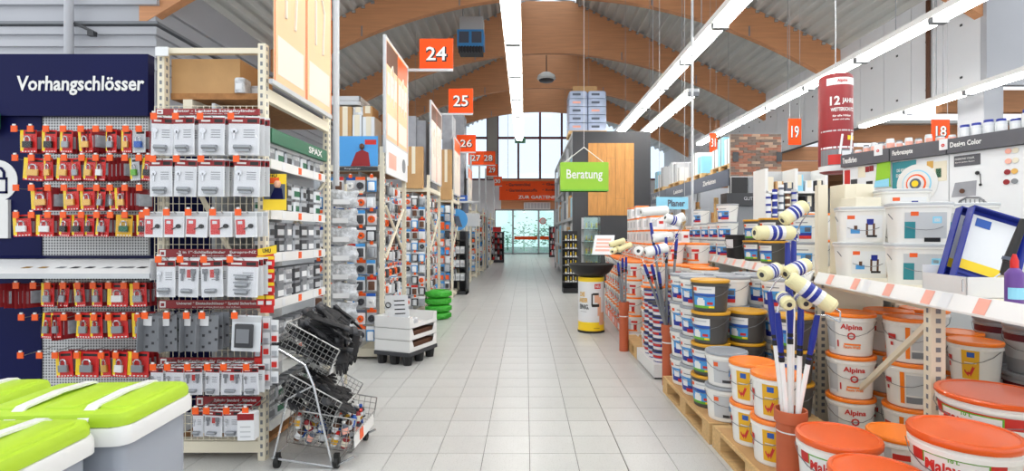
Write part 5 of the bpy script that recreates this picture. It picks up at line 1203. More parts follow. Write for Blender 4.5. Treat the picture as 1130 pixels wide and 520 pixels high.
T2 = Vector((1.372, 2.72, .18))
for k, (tip, Yt, head, Yh, ax, L, bx, by) in enumerate((((849, 322), 2.80, (850, 300), 2.74, (1, .5, .25), .13, -.03, .03), ((858, 345), 2.66, (867, 332), 2.58, (.15, 1, .25), .11, -.02, -.03), ((872, 320), 2.78, (879, 297), 2.76, (1, .35, .35), .16, .0, .02),
        ((884, 335), 2.68, (886, 332), 2.60, (.2, 1, .2), .10, .02, -.02), ((902, 348), 2.62, (895, 323), 2.52, (1, -.35, -.75), .24, .035, -.01), ((869, 268), 2.90, (854, 257), 2.84, (1, .1, .0), .22, .01, .04), ((876, 262), 2.95, (876, 235), 2.92, (1, .1, .65), .16, .03, .04))):
    roller(pole_base(T2, .517, .058, V(*tip, Yt), .18), V(*tip, Yt), V(*head, Yh), ax, L, .038 if k not in (1, 3) else .034, 'fleece', 'white_gloss', 'paint roller with yellowish fleece and white pole, %s in the near tube' % ORD[k], 'rollers in the near tube', True, .72)
T1 = Vector((1.345, 4.95, .04))
for k, (tip, Yt, head, Yh, ax, L, bx, by) in enumerate((((711, 292), 4.9, (705, 277), 4.85, (.3, 1, 0), .12, -.03, -.02), ((719, 292), 4.85, (724, 276), 4.78, (1, .1, .22), .21, -.01, -.03), ((718, 246), 5.1, (722, 233), 5.12, (1, .1, .08), .27, .0, .02), ((735, 262), 5.0, (731, 262), 5.08, (1, .1, .1), .2, .02, .0),
        ((747, 258), 5.05, (742, 243), 4.95, (1, .3, -.3), .16, .03, .03), ((727, 300), 4.9, (748, 242), 5.1, (1, -.1, .5), .14, .01, .0))):
    roller(pole_base(T1, .575, .048, V(*tip, Yt), .04), V(*tip, Yt), V(*head, Yh), ax, L, .045, 'fleece_white', 'mid_grey', 'paint roller with white fleece and dark pole, %s in the far tube' % ORD[k], 'rollers in the far tube', k in (1, 4), .84)
T0 = Vector((1.20, 6.42, .03))
for k, (tip, head, ax) in enumerate((((682, 290), (681, 268), (1, .1, .3)), ((687, 285), (689, 273), (1, .3, .4)), ((691, 284), (679, 276), (.6, 1, .2)))):
    roller(pole_base(T0, .6, .046, V(*tip, 6.4), .03), V(*tip, 6.4), V(*head, 6.38), ax, .2, .035, 'fleece', 'mid_grey', 'small paint roller behind the yellow column, %s from left' % ORD[k], 'rollers behind the column', False, .86)
# ---- orange-lid bucket bank along the aisle
t = thing('bank_base', 'low base with orange front lip under the bucket bank', 'base', None, (1.30, 6.74, 0), -math.atan(.04))
b = MB(); b.box(.02, 0, 0, 1.0, 2.5, .12); b.build('plinth', K('white'), t); b = MB(); b.box(0, 0, .04, .02, 2.5, .17); b.build('front_lip', K('lid_red_orange'), t)
for k in range(8): q = MB(); q.box(-.003, .1 + .3 * k, .07, 0, .26 + .3 * k, .15); q.build('price_card', K('pink_tag' if k % 2 else 'paper'), t)
b = MB(); b.box(1.255, 5.14, .02, 1.95, 5.93, .15); b.box(1.27, 5.16, 0, 1.93, 5.91, .02, 1); tag(b.build('white_plinth', K('white', 'black')), 'low white plinth carrying the small blue tins', 'plinth')
i = 0
for r_ in range(3):
    for k in range(12):
        y = 6.14 + .29 * k; x = 1.42 + .29 * r_ + .04 * (y - 6.1)
        if r_ == 0 and k in (0, 1) : continue
        z = .147 if y < 6.6 else .125
        if 6.55 < y < 6.88 and r_ < 3: z = .147
        if k == 1 and r_ == 0: continue
        if (y < 6.86 and y > 6.56): continue
        n = 4 if r_ == 0 else 5
        if r_ == 2: n = 5
        stack(B_ORANGE, x, y, z, n, .235, 'white bucket with orange lid, bank row %s, stack %s' % (ROWW[r_], ROWW[k]), 'bucket', 'orange-lid bucket bank', -35)
for k, (x, y, n) in enumerate(((1.36, 5.27, 5), (1.36, 5.46, 5), (1.36, 5.65, 6), (1.55, 5.3, 6), (1.55, 5.5, 6))):
    stack(B_TIN, x, y, .15, n, .115, 'small blue and white tin on the white plinth, stack %s' % ROWW[k], 'tin', 'small tins', -35, 'paint_tin')
for k, (x, y, n) in enumerate(((1.80, 5.3, 4), (1.80, 5.6, 4), (1.42, 5.84, 4), (1.71, 5.86, 4))): stack(B_ORANGE, x, y, .15, n, .235, 'white bucket with orange lid on the white plinth, stack %s' % ROWW[k], 'bucket', 'orange-lid buckets on the plinth', -35)
# cartons piled on the bucket bank
def carton_parts(w, d, h):
    b = MB(); b.box(-w/2, -d/2, 0, w/2, d/2, h); c = b.mesh('carton', K('paper'))
    b = MB()
    b.box(-w/2 - .001, -d/2 - .001, h*.86, w/2 + .001, d/2 + .001, h*.99, 0); b.quad((-w*.4, -d/2 - .002, h*.2), (-w*.05, -d/2 - .002, h*.2), (-w*.05, -d/2 - .002, h*.7), (-w*.4, -d/2 - .002, h*.7), 1); b.quad((w*.1, -d/2 - .002, h*.4), (w*.4, -d/2 - .002, h*.4), (w*.4, -d/2 - .002, h*.6), (w*.1, -d/2 - .002, h*.6), 2)
    b.quad((-w/2 - .002, d*.4, h*.2), (-w/2 - .002, d*.05, h*.2), (-w/2 - .002, d*.05, h*.7), (-w/2 - .002, d*.4, h*.7), 1); return [('carton', c), ('print', b.mesh('print', K('lid_orange', 'light_grey', 'print_red')))]
CT = carton_parts(.2, .2, .19)
i = 0
for y, x, n, z in ((7.0, 1.78, 1, 1.3), (7.25, 1.79, 2, 1.3), (7.5, 1.80, 1, 1.3), (7.75, 1.80, 2, 1.3), (8.0, 1.82, 1, 1.3), (7.05, 2.06, 1, 1.3), (7.35, 2.07, 1, 1.3), (7.62, 2.08, 2, 1.3), (7.9, 2.1, 2, 1.3), (8.2, 2.1, 2, 1.3), (8.3, 1.83, 3, 1.3), (8.6, 1.84, 2, 1.3), (8.9, 1.85, 3, 1.3)):
    for k in range(n): spawn('paint_carton', CT, 'white and orange carton on the bucket bank, pile %s, layer %s' % (ROWW[i], ROWW[k]), 'carton', 'cartons on the bucket bank', (x, y, z + .191 * k), math.radians(rng.uniform(-12, 12)))
    i += 1
b = MB(); b.M = Matrix.Rotation(-.5, 4, 'X'); b.box(-.14, 0, 0, .14, .01, .3, 0)
for k in range(4): b.box(-.1, -.002, .05 + .055 * k, .1, 0, .08 + .055 * k, 1)
tag(b.build('price_board', K('paper', 'pink_tag'), None, None, (X(664, 7.15), 7.15, Z(281, 7.15)), math.radians(-25)), 'tilted white price board above the black bowl', 'sign')
b = MB(); b.tube([(X(666, 7.2), 7.2, Z(277, 7.2)), (1.3, 7.22, 1.0), (1.335, 7.22, .1)], .008, 6); tag(b.build('board_stand', K('steel')), 'thin bent stand holding the tilted price board', 'stand')
# ---- yellow column with black bowl
t = thing('display_column', 'white and yellow printed advertising column in the aisle', 'display column', None, (.962, 7.72, 0)); R = .19; hC = .80
b = MB(); b.lathe([(R*1.04, 0), (R*1.04, .035, 1), (R, .036, 1), (R, .16, 0), (R, .74, 1), (R, hC, 1)], 32, 0); b.m[:32] = [2] * 32; b.build('drum', K('paper', 'yellow', 'black'), t, 40)
b = MB(); b.patch(R, .64, R, .71, 8, 38, 0); b.build('red_print', K('red'), t)
b = MB(); b.patch(R, .25, R, .52, 22, 40, 0, 4); b.patch(R, .12, R, .3, 30, 62, 0, 4); b.patch(R, .44, R, .55, 8, 30, 0, 4); b.build('hand_print', K('skin'), t)
b = MB(); b.patch(R, .38, R, .42, -4, 30, 0, 4, .002); b.patch(R, .55, R, .58, 0, 28, 0, 4, .002); b.patch(R, .4, R, .57, -6, 0, 0, 3, .002); b.build('black_print', K('black'), t)
for s, w, h, z, a, mm in (('DIE', .09, .065, .56, -48, 'band_yellow'), ('ANDER', .15, .065, .475, -44, 'band_yellow'), ('EINIG.', .16, .07, .38, -40, 'black'), ('NEU', .075, .04, .675, 23, 'white'), ('für das ganze Haus', .10, .016, .31, -42, 'mid_grey'), ('und Garten', .09, .012, .075, 18, 'black')):
    me = text_mesh(s, w, h, mm, .03, 0, R + .003).copy(); me.transform(Matrix.Translation((0, 0, z)) @ Matrix.Rotation(math.radians(a), 4, 'Z')); link('lettering', me, t)
t = thing('fire_bowl', 'black shallow bowl resting on the printed column', 'bowl', None, (.962, 7.72, hC))
b = MB(); b.lathe([(.12, .0), (.18, .01), (.27, .07), (.325, .16), (.332, .19), (.318, .185), (.25, .08), (.1, .03)], 32); b.build('bowl', K('black'), t, 40); b = MB(); b.lathe([(.335, .185), (.338, .195), (.318, .195), (.318, .187)], 32, 0, (0, 0, 0), False, False); b.build('rim', K('dark_grey'), t, 40)
# ---- green advice sign
t = thing('hanging_sign', 'green hanging box sign reading Beratung', 'sign', None, (X(645, 10), 10, Z(211, 10))); w, h = 53 / FPX * 10 / 2, 32 / FPX * 10
b = MB(); b.box(-w, 0, 0, w, .22, h); b.build('sign_box', K('sign_green'), t); b = MB(); b.box(-w - .002, -.002, 0, w + .002, .222, .03); b.build('base_strip', K('green'), t)
lettering(t, 'Beratung', w * 1.5, h * .42, 'white', (0, -.006, h * .54), bold=.012)
b = MB()
for sx in (-1, 1): b.cyl((sx * w * .85, .1, h), (0, .1, h + .30), .008, n=5)
b.cyl((0, .1, h + .3), (0, .1, roof_z(1.1) - Z(211, 10)), .004, n=4); b.build('cord', K('white'), t)
# ---- tall dark rack wall with oak sample panel
YD = 14.0
t = thing('sample_wall', 'tall dark grey rack end wall with oak plank sample', 'display wall', None, (0, YD, 0)); x0, x1, zt_ = X(632, YD), X(718, YD), Z(145, YD)
b = MB(); b.box(x0, 0, 0, x1, .1, zt_); b.build('dark_panel', K('dark_grey'), t)
ox0, ox1, oz0, oz1 = X(649, YD), X(699.5, YD), Z(238, YD), Z(158, YD)
nc = 5; cw = (ox1 - ox0) / nc
for c in range(nc):
    cuts = [oz0] + sorted(rng.uniform(oz0 + .3, oz1 - .3) for _ in range(1)) + [oz1]
    for za_, zb_ in zip(cuts, cuts[1:]):
        b = MB(); dd = rng.uniform(.02, .026); b.box(ox0 + c * cw + .003, -dd, za_ + .003, ox0 + (c + 1) * cw - .003, 0, zb_ - .003); b.build('plank', K('oak'), t)
# rack behind it, side towards the aisle
t = thing('high_rack', 'high storage rack behind the dark wall, side to the aisle', 'rack', None, (1.25, YD + .12, 0))
for k in range(5):
    for d in (0, 1.0):
        b = MB(); b.box(d, 2.1 * k, 0, d + .08, 2.1 * k + .08, 4.1); b.build('upright', K('light_grey'), t)
for z in (.3, 1.1, 1.9, 2.9, 3.6, zt_):
    b = MB(); b.box(0, 0, z - .08, 1.08, 8.48, z); b.build('shelf_beam', K('light_grey'), t)
i = 0
for z in (.3, 1.1, 1.9, 2.9):
    for k in range(10):
        o = crate(1.27, 1.9, YD + .25 + .82 * k, YD + .25 + .82 * k + .68, z, z + .45 + .2 * ((k * 7 + int(z * 10)) % 3) / 2, ('paper', 'light_grey', 'cardboard', 'slate', 'pale_blue')[(k * 3 + int(z * 10)) % 5], 'rack carton, level %s, bay %s from the dark wall' % (ROWW[(.3, 1.1, 1.9, 2.9).index(z)], ROWW[k]), 'rack_box', 'box', 'cartons in the high rack')
# wrapped pallet on top of the rack
Yw = 14.35
t = thing('wrapped_pallet', 'film-wrapped pallet load on top of the dark wall rack', 'pallet load', None, (X(649, Yw), Yw + .5, zt_)); w = 42 / FPX * Yw / 2; h = Z(99, Yw) - zt_
b = MB(); b.box(-w, -.45, 0, w, .45, .1); b.build('pallet_base', K('pallet_wood'), t)
nl = 5
for k in range(nl):
    for j in range(2):
        b = MB(); b.bevbox(-w + j * w + .005, -.44, .1 + (h - .1) * k / nl + .004, -w + (j + 1) * w - .005, .44, .1 + (h - .1) * (k + 1) / nl - .004, .05 if k < nl - 1 else .1, 0, 2); b.build('wrapped_pack', K('wrap'), t, 40)
        b = MB(); zc = .1 + (h - .1) * (k + .5) / nl; b.box(-w + j * w + .1, -.444, zc - .03, -w + j * w + .32, -.442, zc + .03); b.build('pack_print', K('slate' if (k + j) % 3 else 'pink_tag'), t)
b = MB(); b.box(-w * .75, -.2, h, w * .55, .2, h + .18); b.build('top_carton', K('cardboard'), t)
# ---- black tool stands before the dark wall
for k, (px0, px1, py0, Y, lab) in enumerate(((621, 638, 255, 12.9, 'black hook stand with small tools left of the column'), (643, 661, 240, 10.4, 'clear tool cabinet with yellow tools behind the column'))):
    w = (px1 - px0) / FPX * Y / 2; h = Z(py0, Y); t = thing('tool_stand', lab, 'display stand', None, (X((px0 + px1) / 2, Y), Y, 0))
    b = MB(); b.box(-w, .2, 0, w, .25, h); b.box(-w, -.2, 0, w, .25, .12); b.build('panel', K('black' if k == 0 else 'light_grey'), t)
    for i in range(6):
        z = .25 + (h - .5) * i / 5; q = MB(); q.box(-w, -.18, z, w, .2, z + .015); q.build('shelf_board', K('dark_grey'), t)
        for j in range(5):
            q = MB(); xx = -w + .04 + (2 * w - .08) * (j + .5) / 5; q.cyl((xx, -.1, z + .015), (xx, -.1, z + .06), .022, n=8); q.cyl((xx, -.1, z + .06), (xx, -.1, z + .14 + .03 * (j % 2)), .012, n=8, m=1)
            q.box(xx - .02, -.14, z + .015, xx + .02, -.13, z + .045, 2)
            o = q.build('hand_tool', K(('cream', 'yellow')[k] if (i + j) % 2 else 'dark_grey', 'chrome' if j % 2 else 'yellow', 'paper')); o.location = t.location
            tag(o, 'hand tool, %s on level %s of the %s' % (ORD[j], ROWW[i], ('black hook stand', 'clear tool cabinet')[k]), 'tool', 'tools on stand %s' % ORD[k])
    if k:
        q = MB(); q.box(-w, -.22, .1, w, -.21, h); q.build('glass_front', K('door_glass'), t)
# ---- rack along the right: blue headers, pallets and boards on top
XRk = 4.5
t = thing('timber_rack', 'long timber rack with slate blue header boards', 'rack', None, (XRk, 11.6, 0))
for k in range(4):
    for d in (0, 1.0):
        b = MB(); b.box(d, 2.6 * k, 0, d + .09, 2.6 * k + .09, 2.9); b.build('upright', K('light_grey'), t)
    if k < 3:
        b = MB(); b.box(-.03, 2.6 * k, 2.5, 0, 2.6 * k + 2.58, 2.87); hd = b.build('header', K('slate'), t)
        link('lettering', text_mesh(('Zierleisten', 'Leisten', 'Holz')[k], .9, .12, 'white', .03), hd, (-.034, 2.6 * k + 1.2, 2.69), -math.pi / 2)
b = MB(); b.box(0, 0, 2.8, 1.09, 7.9, 2.87); b.build('beam', K('light_grey'), t); b = MB(); b.box(0, 0, 0, 1.1, 7.9, .15); b.build('base', K('dark_grey'), t)
for k in range(16):
    b = MB(); hh = 1.7 + .5 * ((k * 5) % 4) / 3; b.box(-.03, -.03, 0, .05, .05, hh); tag(b.build('timber_batten', K('oak' if k % 3 else 'pallet_wood'), None, None, (XRk + .3 + .12 * (k % 3), 11.9 + .45 * k, .15), .1 * (k % 4)), 'upright wooden batten in the timber rack, %s from front' % ORD[k], 'batten', 'battens in the timber rack')
for k in range(4):
    y = 11.7 + 1.9 * k
    pallet(XRk + .05, y, 'wooden pallet on top of the timber rack, %s from front' % ORD[k], 1.25, .8, 2.87)
    n = 3
    for j in range(n):
        hh = (.58, .66, .45, .6, .4)[(j + k * 2) % 5]
        crate(XRk + .08, XRk + .78, y + .05 + .4 * j, y + .05 + .4 * j + .36, 3.014, 3.014 + hh, ('paper', 'pale_blue', 'white', 'light_grey')[(j + k) % 4], 'stack of white boards above the timber rack, pallet %s, place %s' % (ROWW[k], ROWW[j]), 'board_stack', 'board stack', 'board stacks on the timber rack', 'strap')
# ---- brick-look sample panel and small samples
YK = 11.35
t = thing('brick_panel', 'brick-look wall sample panel beside the timber rack', 'sample panel', None, (X(806, YK), YK, Z(196, YK))); w, h = 56 / FPX * YK, 48 / FPX * YK
b = MB(); b.box(0, 0, 0, w, .06, h); b.build('backing', K('mortar'), t)
nr, ncb = 16, 6; bh_ = h / nr; bw_ = w / ncb
bmesh_ = {}
for r_ in range(nr):
    xx = 0.0; first = True
    offs = (r_ % 2) * bw_ * .5
    edges = [0] + [offs + bw_ * k for k in range(0 if offs else 1, ncb + 1) if 0 < offs + bw_ * k < w - .01] + [w]
    for a, c in zip(edges, edges[1:]):
        mm = ('brick_a', 'brick_b', 'brick_c', 'brick_b', 'brick_a')[rng.randrange(5)]; key = (round(c - a, 3), mm, rng.randrange(2))
        if key not in bmesh_:
            q = MB(); q.box(.004, -.012 - .008 * key[2], .004, c - a - .004, 0, bh_ - .004); bmesh_[key] = q.mesh('brick', K(mm))
        link('brick', bmesh_[key], t, (a, 0, r_ * bh_))
for k, (px, w_) in enumerate(((808, .12), (856, .12))):
    b = MB(); b.box(X(px, YK) - X(806, YK), -.04, h * .36, X(px, YK) - X(806, YK) + w_, -.03, h * .58); b.build('clamp', K('dark_grey'), t)
b = MB(); b.box(0, .02, -Z(196, YK), .06, .06, 0); b.build('leg', K('dark_grey'), t); b = MB(); b.box(w - .06, .02, -Z(196, YK), w, .06, 0); b.build('leg', K('dark_grey'), t)
t = thing('sample_board', 'board with dark, grey and white surface samples below the brick panel', 'sample board', None, (X(807, 11.1), 11.1, Z(226, 11.1))); 
b = MB(); b.box(0, 0, -.05, 1.08, .04, .6); b.build('backing', K('light_grey'), t)
for a, c, mm in ((0, .34, 'black'), (.36, .72, 'mid_grey'), (.74, 1.07, 'paper')): b = MB(); b.box(a, -.02, .05, c, 0, .58); b.build('sample_tile', K(mm), t)
for xx in (.02, 1.0): b = MB(); b.box(xx, .01, -Z(226, 11.1), xx + .05, .04, -.05); b.build('leg', K('dark_grey'), t)
t = thing('glitter_header', 'dark header sign reading Glitter over sample shelves', 'sign', None, (X(802, 9.6), 9.6, Z(227, 9.6))); w = 42 / FPX * 9.6
b = MB(); b.box(0, 0, 0, w, .3, .23); b.build('sign_box', K('dark_grey'), t); lettering(t, 'GLITTER', w * .42, .06, 'light_grey', (w * .66, -.004, .13)); b = MB(); b.box(0, .05, -Z(227, 9.6), w, .3, 0); b.build('cabinet', K('mid_grey'), t)
# Planer sign
t = thing('hanging_sign', 'light blue hanging sign reading Planer', 'sign', None, (X(742, 9), 9, Z(231, 9)), math.radians(6)); w, h = 36 / FPX * 9 / 2, 13.5 / FPX * 9
b = MB(); b.box(-w, 0, 0, w, .03, h); b.build('sign_board', K('pale_blue'), t); lettering(t, 'Planer', w * 1.1, h * .55, 'slate', (w * .25, -.004, h * .5), bold=.03)
b = MB()
for sx in (-1, 1): b.cyl((sx * w * .8, .015, h), (sx * w * .8, .015, roof_z(2.5) - Z(231, 9)), .004, n=4)
b.build('cord', K('light_grey'), t)
# ---- colour wall with dark title band
A0 = Vector((3.43, 5.66, 0)); RZ = math.atan2(-.936, .352)
def S(px): tt = (px - 580) / 580; return (5.66 * tt - 3.43) / (.352 + .936 * tt)
def YS(px): return 5.66 - .936 * S(px)
def ZS(px, py): return Z(py, YS(px))
t = thing('colour_wall', 'paint colour display wall with dark grey title band', 'display wall', None, A0, RZ)
b = MB(); b.box(0, 0, 0, 3.2, .45, 2.15); b.build('carcass', K('light_grey'), t)
bands = ((931, 985, 'Trendfarben'), (985.5, 1048, 'Farbrezepte'), (1048.5, 1190, 'Design Color'))
for p0, p1, s in bands:
    s0, s1 = S(p0), min(S(p1), 3.2)
    b = MB(); b.box(s0 + .003, -.05, 2.14, s1 - .003, .45, 2.27); bd = b.build('title_band', K('header_grey'), t)
    wl_ = {'Trendfarben': .16, 'Farbrezepte': .19, 'Design Color': .24}[s]; link('lettering', text_mesh(s, wl_, .06, 'white', .03), bd, (s0 + wl_ / 2 + .03, -.054, 2.205))
    b = MB(); b.box(s0 + .003, -.012, .9, s1 - .003, 0, 2.135); b.build('picture_panel', K('paper'), t)
def wallq(p0, p1, q0, q1, mm, nm, off=.016):
    b = MB(); b.box(S(p0), -off, ZS((p0 + p1) / 2, q1), S(p1), -.012, ZS((p0 + p1) / 2, q0)); return b.build(nm, K(mm), t)
for a in ((933, 939, 188, 222, 'print_red', 'colour_strip'), (940, 947, 198, 212, 'dark_grey', 'colour_strip'), (948, 956, 184, 196, 'cream', 'colour_chip'), (956, 960, 184, 190, 'dark_red', 'colour_chip'), (960.5, 965, 183, 189, 'dark_red', 'colour_chip'), (941, 949, 210, 222, 'teal', 'colour_chip'), (957, 964, 200, 206, 'black', 'quote_print'), (986, 1012, 178, 216, 'teal', 'teal_print'), (1032, 1046, 178, 200, 'cream', 'sample_strip'), (1024, 1031, 178, 186, 'brass', 'sample_strip'), (1034, 1040, 186, 196, 'lock_green', 'plant_print'), (1054, 1083, 171, 183, 'header_grey', 'caption_box')): wallq(*a)
for s, w, h, px, py, mm in (('DIE KRAFT', .10, .03, 997, 188, 'white'), ('DER', .06, .03, 994, 194, 'white'), ('HARMONIE', .11, .035, 999, 201, 'white'), ('HARMONIE VOLLER', .15, .016, 1066, 175, 'white'), ('durch jeden Raum', .15, .014, 1066, 179, 'white')):
    link('lettering', text_mesh(s, w, h, mm, .02), t, (S(px), -.02, ZS(px, py)))
def disc(px, py, R, mm, nm, off):
    b = MB(); b.lathe([(R, 0), (R, .004)], 28); link(nm, b.mesh(nm, K(mm)), t, (S(px), -off, ZS(px, py)), rot=(math.pi / 2, 0, 0))
disc(1013, 203, .185, 'white', 'colour_wheel', .014); disc(1013, 203, .13, 'pale_blue', 'colour_ring', .0185); disc(1013, 203, .12, 'white', 'colour_ring', .023); disc(1013, 203, .09, 'orange', 'colour_ring', .0275); disc(1013, 203, .075, 'paper', 'colour_ring', .032); disc(1013, 203, .05, 'slate', 'colour_ring', .0365); disc(1013, 203, .03, 'yellow', 'colour_ring', .041)
for k, (px, py, mm) in enumerate(((1114, 167, 'pink_tag'), (1122, 166, 'cream'), (1114, 178, 'pink_tag'), (1122, 177, 'cream'), (1113, 190, 'dark_red'), (1121, 189, 'brass'), (1112, 201, 'dark_red'), (1121, 200, 'mid_grey'))): disc(px, py, .022, mm, 'colour_dot', .016)
# chair, cushion and wall lamp printed on the panel
b = MB(); b.tube([(S(1058), -.016, ZS(1058, 232)), (S(1060), -.016, ZS(1060, 222)), (S(1068), -.016, ZS(1068, 218)), (S(1082), -.016, ZS(1082, 218)), (S(1090), -.016, ZS(1090, 224)), (S(1092), -.016, ZS(1092, 234))], .008, 5)
for k in range(6): b.cyl((S(1062 + 5 * k), -.016, ZS(1062 + 5 * k, 220)), (S(1062 + 5 * k), -.016, ZS(1062 + 5 * k, 234)), .004, n=4)
b.build('chair_print', K('mid_grey'), t)
b = MB(); b.poly([(S(1051), -.014, ZS(1051, 218)), (S(1078), -.014, ZS(1078, 216)), (S(1079), -.014, ZS(1079, 199)), (S(1055), -.014, ZS(1055, 202))]); b.build('cushion_print', K('insul'), t); disc(1063, 211, .02, 'brown', 'cushion_button', .016)
b = MB(); b.tube([(S(1079), -.016, ZS(1079, 192)), (S(1083), -.016, ZS(1083, 192)), (S(1083.5), -.016, ZS(1083.5, 203))], .003, 4); b.build('lamp_print', K('black'), t); disc(1080, 191, .016, 'black', 'lamp_print', .018); disc(1083.5, 204, .011, 'black', 'lamp_print', .018)
b = MB(); b.poly([(S(968), -.03, ZS(968, 207)), (S(984.5), -.03, ZS(984, 206)), (S(985), -.03, ZS(984, 177)), (S(970), -.03, ZS(970, 181))], 0); b.poly([(S(967), -.032, ZS(968, 207)), (S(983.5), -.032, ZS(984, 206)), (S(983.5), -.032, ZS(984, 197)), (S(968), -.032, ZS(968, 200))], 1); b.box(S(968), -.03, ZS(968, 207), S(984.5), -.012, ZS(968, 206)); b.build('green_folder', K('sign_green', 'pale_blue'), t)
for k, px in enumerate((973, 1045)): b = MB(); b.box(S(px - 4), -.06, ZS(px, 172 - 6 * k), S(px + 5), -.052, ZS(px, 160 - 6 * k)); b.build('logo_card', K('paper'), t); link('logo_print', text_mesh('o', .03, .03, 'print_red', .05), t, (S(px + .5), -.063, ZS(px, 167 - 6 * k)))
# jars on top of the band
for k, (s, h, R) in enumerate(((.10, .05, .035), (.19, .09, .03), (.27, .10, .03), (.35, .09, .035), (.44, .11, .04), (.53, .08, .03), (.62, .09, .035), (.71, .07, .03), (.8, .09, .03), (.9, .06, .035), (1.0, .05, .03), (1.1, .12, .04), (1.19, .12, .04), (1.28, .13, .04), (1.37, .12, .04), (1.47, .10, .04), (1.56, .16, .05), (1.7, .14, .05))):
    c, sn = math.cos(RZ), math.sin(RZ); dx = .08; o = thing('paint_jar', 'small white jar on top of the colour wall, place %s' % ROWW[0] if False else 'small white jar on the colour wall, %s from its far end' % ORD[k], 'jar', 'jars on the colour wall', (A0.x + s * c - dx * sn, A0.y + s * sn + dx * c, 2.27))
    b = MB(); b.lathe([(R*.9, 0), (R, .01), (R, h*.8), (R*.8, h*.84)], 12); b.build('body', K('plastic_clear'), o, 40); b = MB(); b.lathe([(R*.85, h*.82), (R*.85, h)], 12); b.build('lid', K('royal_blue' if k > 10 else ('paper', 'mid_grey')[k % 2]), o, 40); b = MB(); b.patch(R, h*.15, R, h*.6, -80, 80); b.build('label_print', K('paper' if k > 10 else 'pink_tag'), o)
# signs 18, 19, 31 hung from the roof
for num, a in (('18', (1028, 1047.5, 132, 158, 10.0)), ('19', (870, 884, 131, 160, 12.5)), ('31', (783, 791, 147, 168, 15.0))):
    o = number_sign(num, *a, None); Y = a[4]
    b = MB(); zz = Z(a[3], Y); hh = Z(a[2], Y) - zz; zr = (roof_z(o.location.x) if o.location.x < XR else 5.0)
    for sx in (-1, 1): b.cyl((sx * (X(a[1], Y) - X(a[0], Y)) * .4, 0, hh), (sx * (X(a[1], Y) - X(a[0], Y)) * .4, 0, zr - zz), .004, n=4)
    b.build('cord', K('light_grey'), o)
# red hanging advertising tube
t = thing('hanging_banner', 'red hanging advertising tube reading twelve years weather protection', 'banner', None, (X(922, 6), 6, Z(192, 6))); R, h = .175, (192 - 84) / FPX * 6
b = MB(); b.lathe([(R*.7, 0), (R*.95, .02), (R, .08), (R, h - .06), (R*.97, h - .02), (R*.8, h)], 28); b.m = [1 if (28 <= i < 56) else 0 for i in range(len(b.m))]; b.build('tube', K('dark_red', 'paper'), t, 40)
b = MB(); b.patch(R, .0 + .08, R, .26, -85, 85, 0, 12); b.patch(R, h - .14, R, h - .06, -60, 60, 1, 8, .0014); b.patch(R, .09, R, .2, -55, 45, 2, 8, .002); b.patch(R, .14, R, .24, -10, 25, 1, 6, .003); b.patch(R, .27, R, .29, -85, 85, 1, 10); b.build('picture_print', K('mid_grey', 'paper', 'print_red'), t)
b = MB(); b.patch(R, .46, R, .475, -85, 85, 0, 10); b.build('line_print', K('light_grey'), t)
b = MB(); b.tube([(-.06, -R - .006, .2), (-.03, -R - .008, .42)], .012, 6); b.tube([(.07, -R + .01, .22), (.09, -R + .02, .44)], .012, 6); b.build('brush_print', K('paper'), t); b = MB(); b.patch(R, .36, R, .41, 10, 45, 0, 4, .004); b.build('yellow_print', K('yellow'), t)
for s, w, hh, z, a, mm in (('12', .10, .10, .80, -32, 'white'), ('JAHRE', .15, .07, .79, 14, 'white'), ('WETTERSCHUTZ', .26, .042, .70, -4, 'white'), ('für alle Hölzer', .2, .022, .63, -8, 'white'), ('innen und außen', .18, .016, .59, -10, 'white'), ('Alpina', .11, .04, h - .10, -8, 'print_red')):
    me = text_mesh(s, w, hh, mm, .03, 0, R + .005).copy(); me.transform(Matrix.Translation((0, 0, z)) @ Matrix.Rotation(math.radians(a), 4, 'Z')); link('lettering', me, t)
b = MB(); b.cyl((0, 0, h), (0, 0, roof_z(3.5) - Z(192, 6)), .006, n=5); b.build('cord', K('steel'), t)
t = thing('orange_banner', 'long orange banner over the doors pointing to the garden area', 'sign', None, (X(551, 36), 36, Z(221, 36))); w, h = 95 / FPX * 36, 21 / FPX * 36
b = MB(); b.box(0, 0, 0, w, .06, h); b.build('board', K('sign_orange'), t)
for s, u0, u1, v, hh, mm in (('• Gartenmöbel', .08, .36, .82, .16, 'black'), ('• Gartenbaustoffe', .08, .44, .52, .16, 'black'), ('• Gasgrills', .5, .78, .82, .16, 'black'), ('• Bodenbeläge', .5, .82, .52, .16, 'black'), ('ZUR GARTENFREIFLÄCHE', .22, .97, .18, .2, 'white')): lettering(t, s, w * (u1 - u0), h * hh, mm, (w * (u0 + u1) / 2, -.01, h * v), bold=.02)
b = MB()
for u in (.1, .9): b.cyl((w * u, .03, h), (w * u, .03, roof_z(1) - Z(221, 36) - .8), .012, n=5)
b.build('cord', K('steel'), t)
b = MB(); b.box(0, 0, 0, 1.9, .3, .5); 
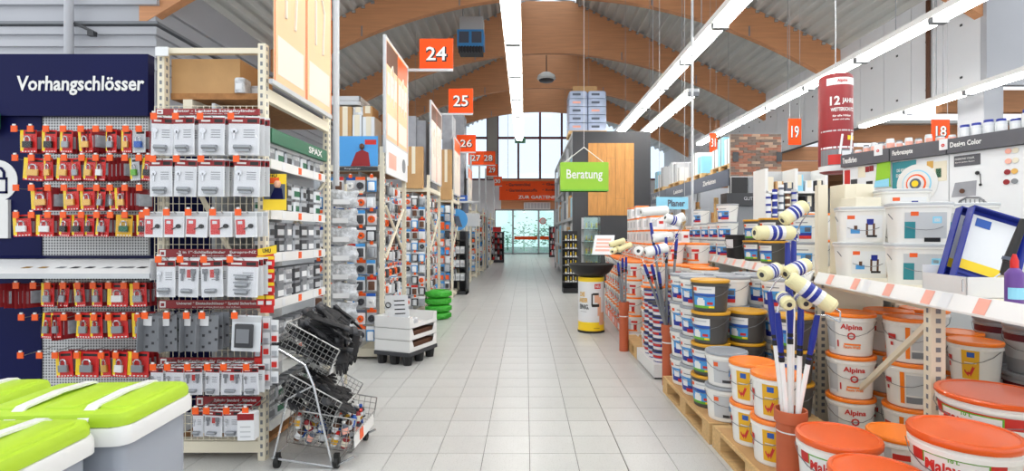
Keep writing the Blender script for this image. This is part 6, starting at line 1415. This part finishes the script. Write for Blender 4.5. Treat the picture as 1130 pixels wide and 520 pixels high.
for k in range(8): b.box(.05 + .23 * k, -.01, .06, .23 + .23 * k, 0, .44, 1)
tag(b.build('air_curtain', K('white', 'light_grey'), None, None, (X(578, 37.5), 37.6, Z(231, 37.5))), 'white air curtain grille above the glass doors', 'air curtain')

# ---- sample shelf with cartons and rolls behind the rail shelf
YQ = 7.6
t = thing('sample_shelf', 'white shelf of cartons and rolls below the red hanging tube', 'shelf', None, (X(846, YQ), YQ, 0)); w = X(912, YQ) - X(846, YQ); zt2 = Z(186, YQ)
b = MB(); b.box(0, .38, 0, w, .4, zt2); b.build('back_panel', K('light_grey'), t)
for xx in (0, w * .5, w): b = MB(); b.box(xx - .02, 0, 0, xx + .02, .4, zt2); b.build('upright', K('white'), t)
LV = (.5, .95, 1.4, 1.75, 2.05)
for z in LV: b = MB(); b.box(0, 0, z - .03, w, .38, z); b.build('shelf_board', K('white'), t)
rq = random.Random(5)
for i, z in enumerate(LV):
    for k in range(6):
        x0 = w * (k + .12) / 6; x1 = w * (k + .9) / 6; hh = rq.uniform(.13, .26)
        crate(t.location.x + x0, t.location.x + x1, YQ + .06, YQ + .3, z, z + hh, ('paper', 'slate', 'cream', 'dark_grey', 'pale_blue', 'cardboard', 'light_grey')[(i * 4 + k * 3) % 7], 'carton on the sample shelf, level %s, place %s' % (ROWW[i], ROWW[k]), 'sample_box', 'box', 'cartons on the sample shelf')
for k in range(5):
    t2 = thing('wallpaper_roll', 'upright patterned roll before the sample shelf, %s from left' % ORD[k], 'roll', 'upright rolls', (X(848 + 7 * k, 7.3), 7.3, 0))
    b = MB(); b.cyl((0, 0, 0), (0, 0, Z(214 - 5 * (k % 3), 7.3)), .035, n=12); b.build('roll', K(('paper', 'royal_blue', 'paper', 'brown', 'light_grey')[k]), t2, 40)
    for q in range(6):
        b = MB(); z = Z(214 - 5 * (k % 3), 7.3) - .07 - .1 * q; b.cyl((0, 0, z), (0, 0, z + .03), .036, n=12, caps=False)
        b.build('pattern_band', K(('royal_blue', 'paper', 'slate', 'cream', 'royal_blue')[k]), t2, 40)
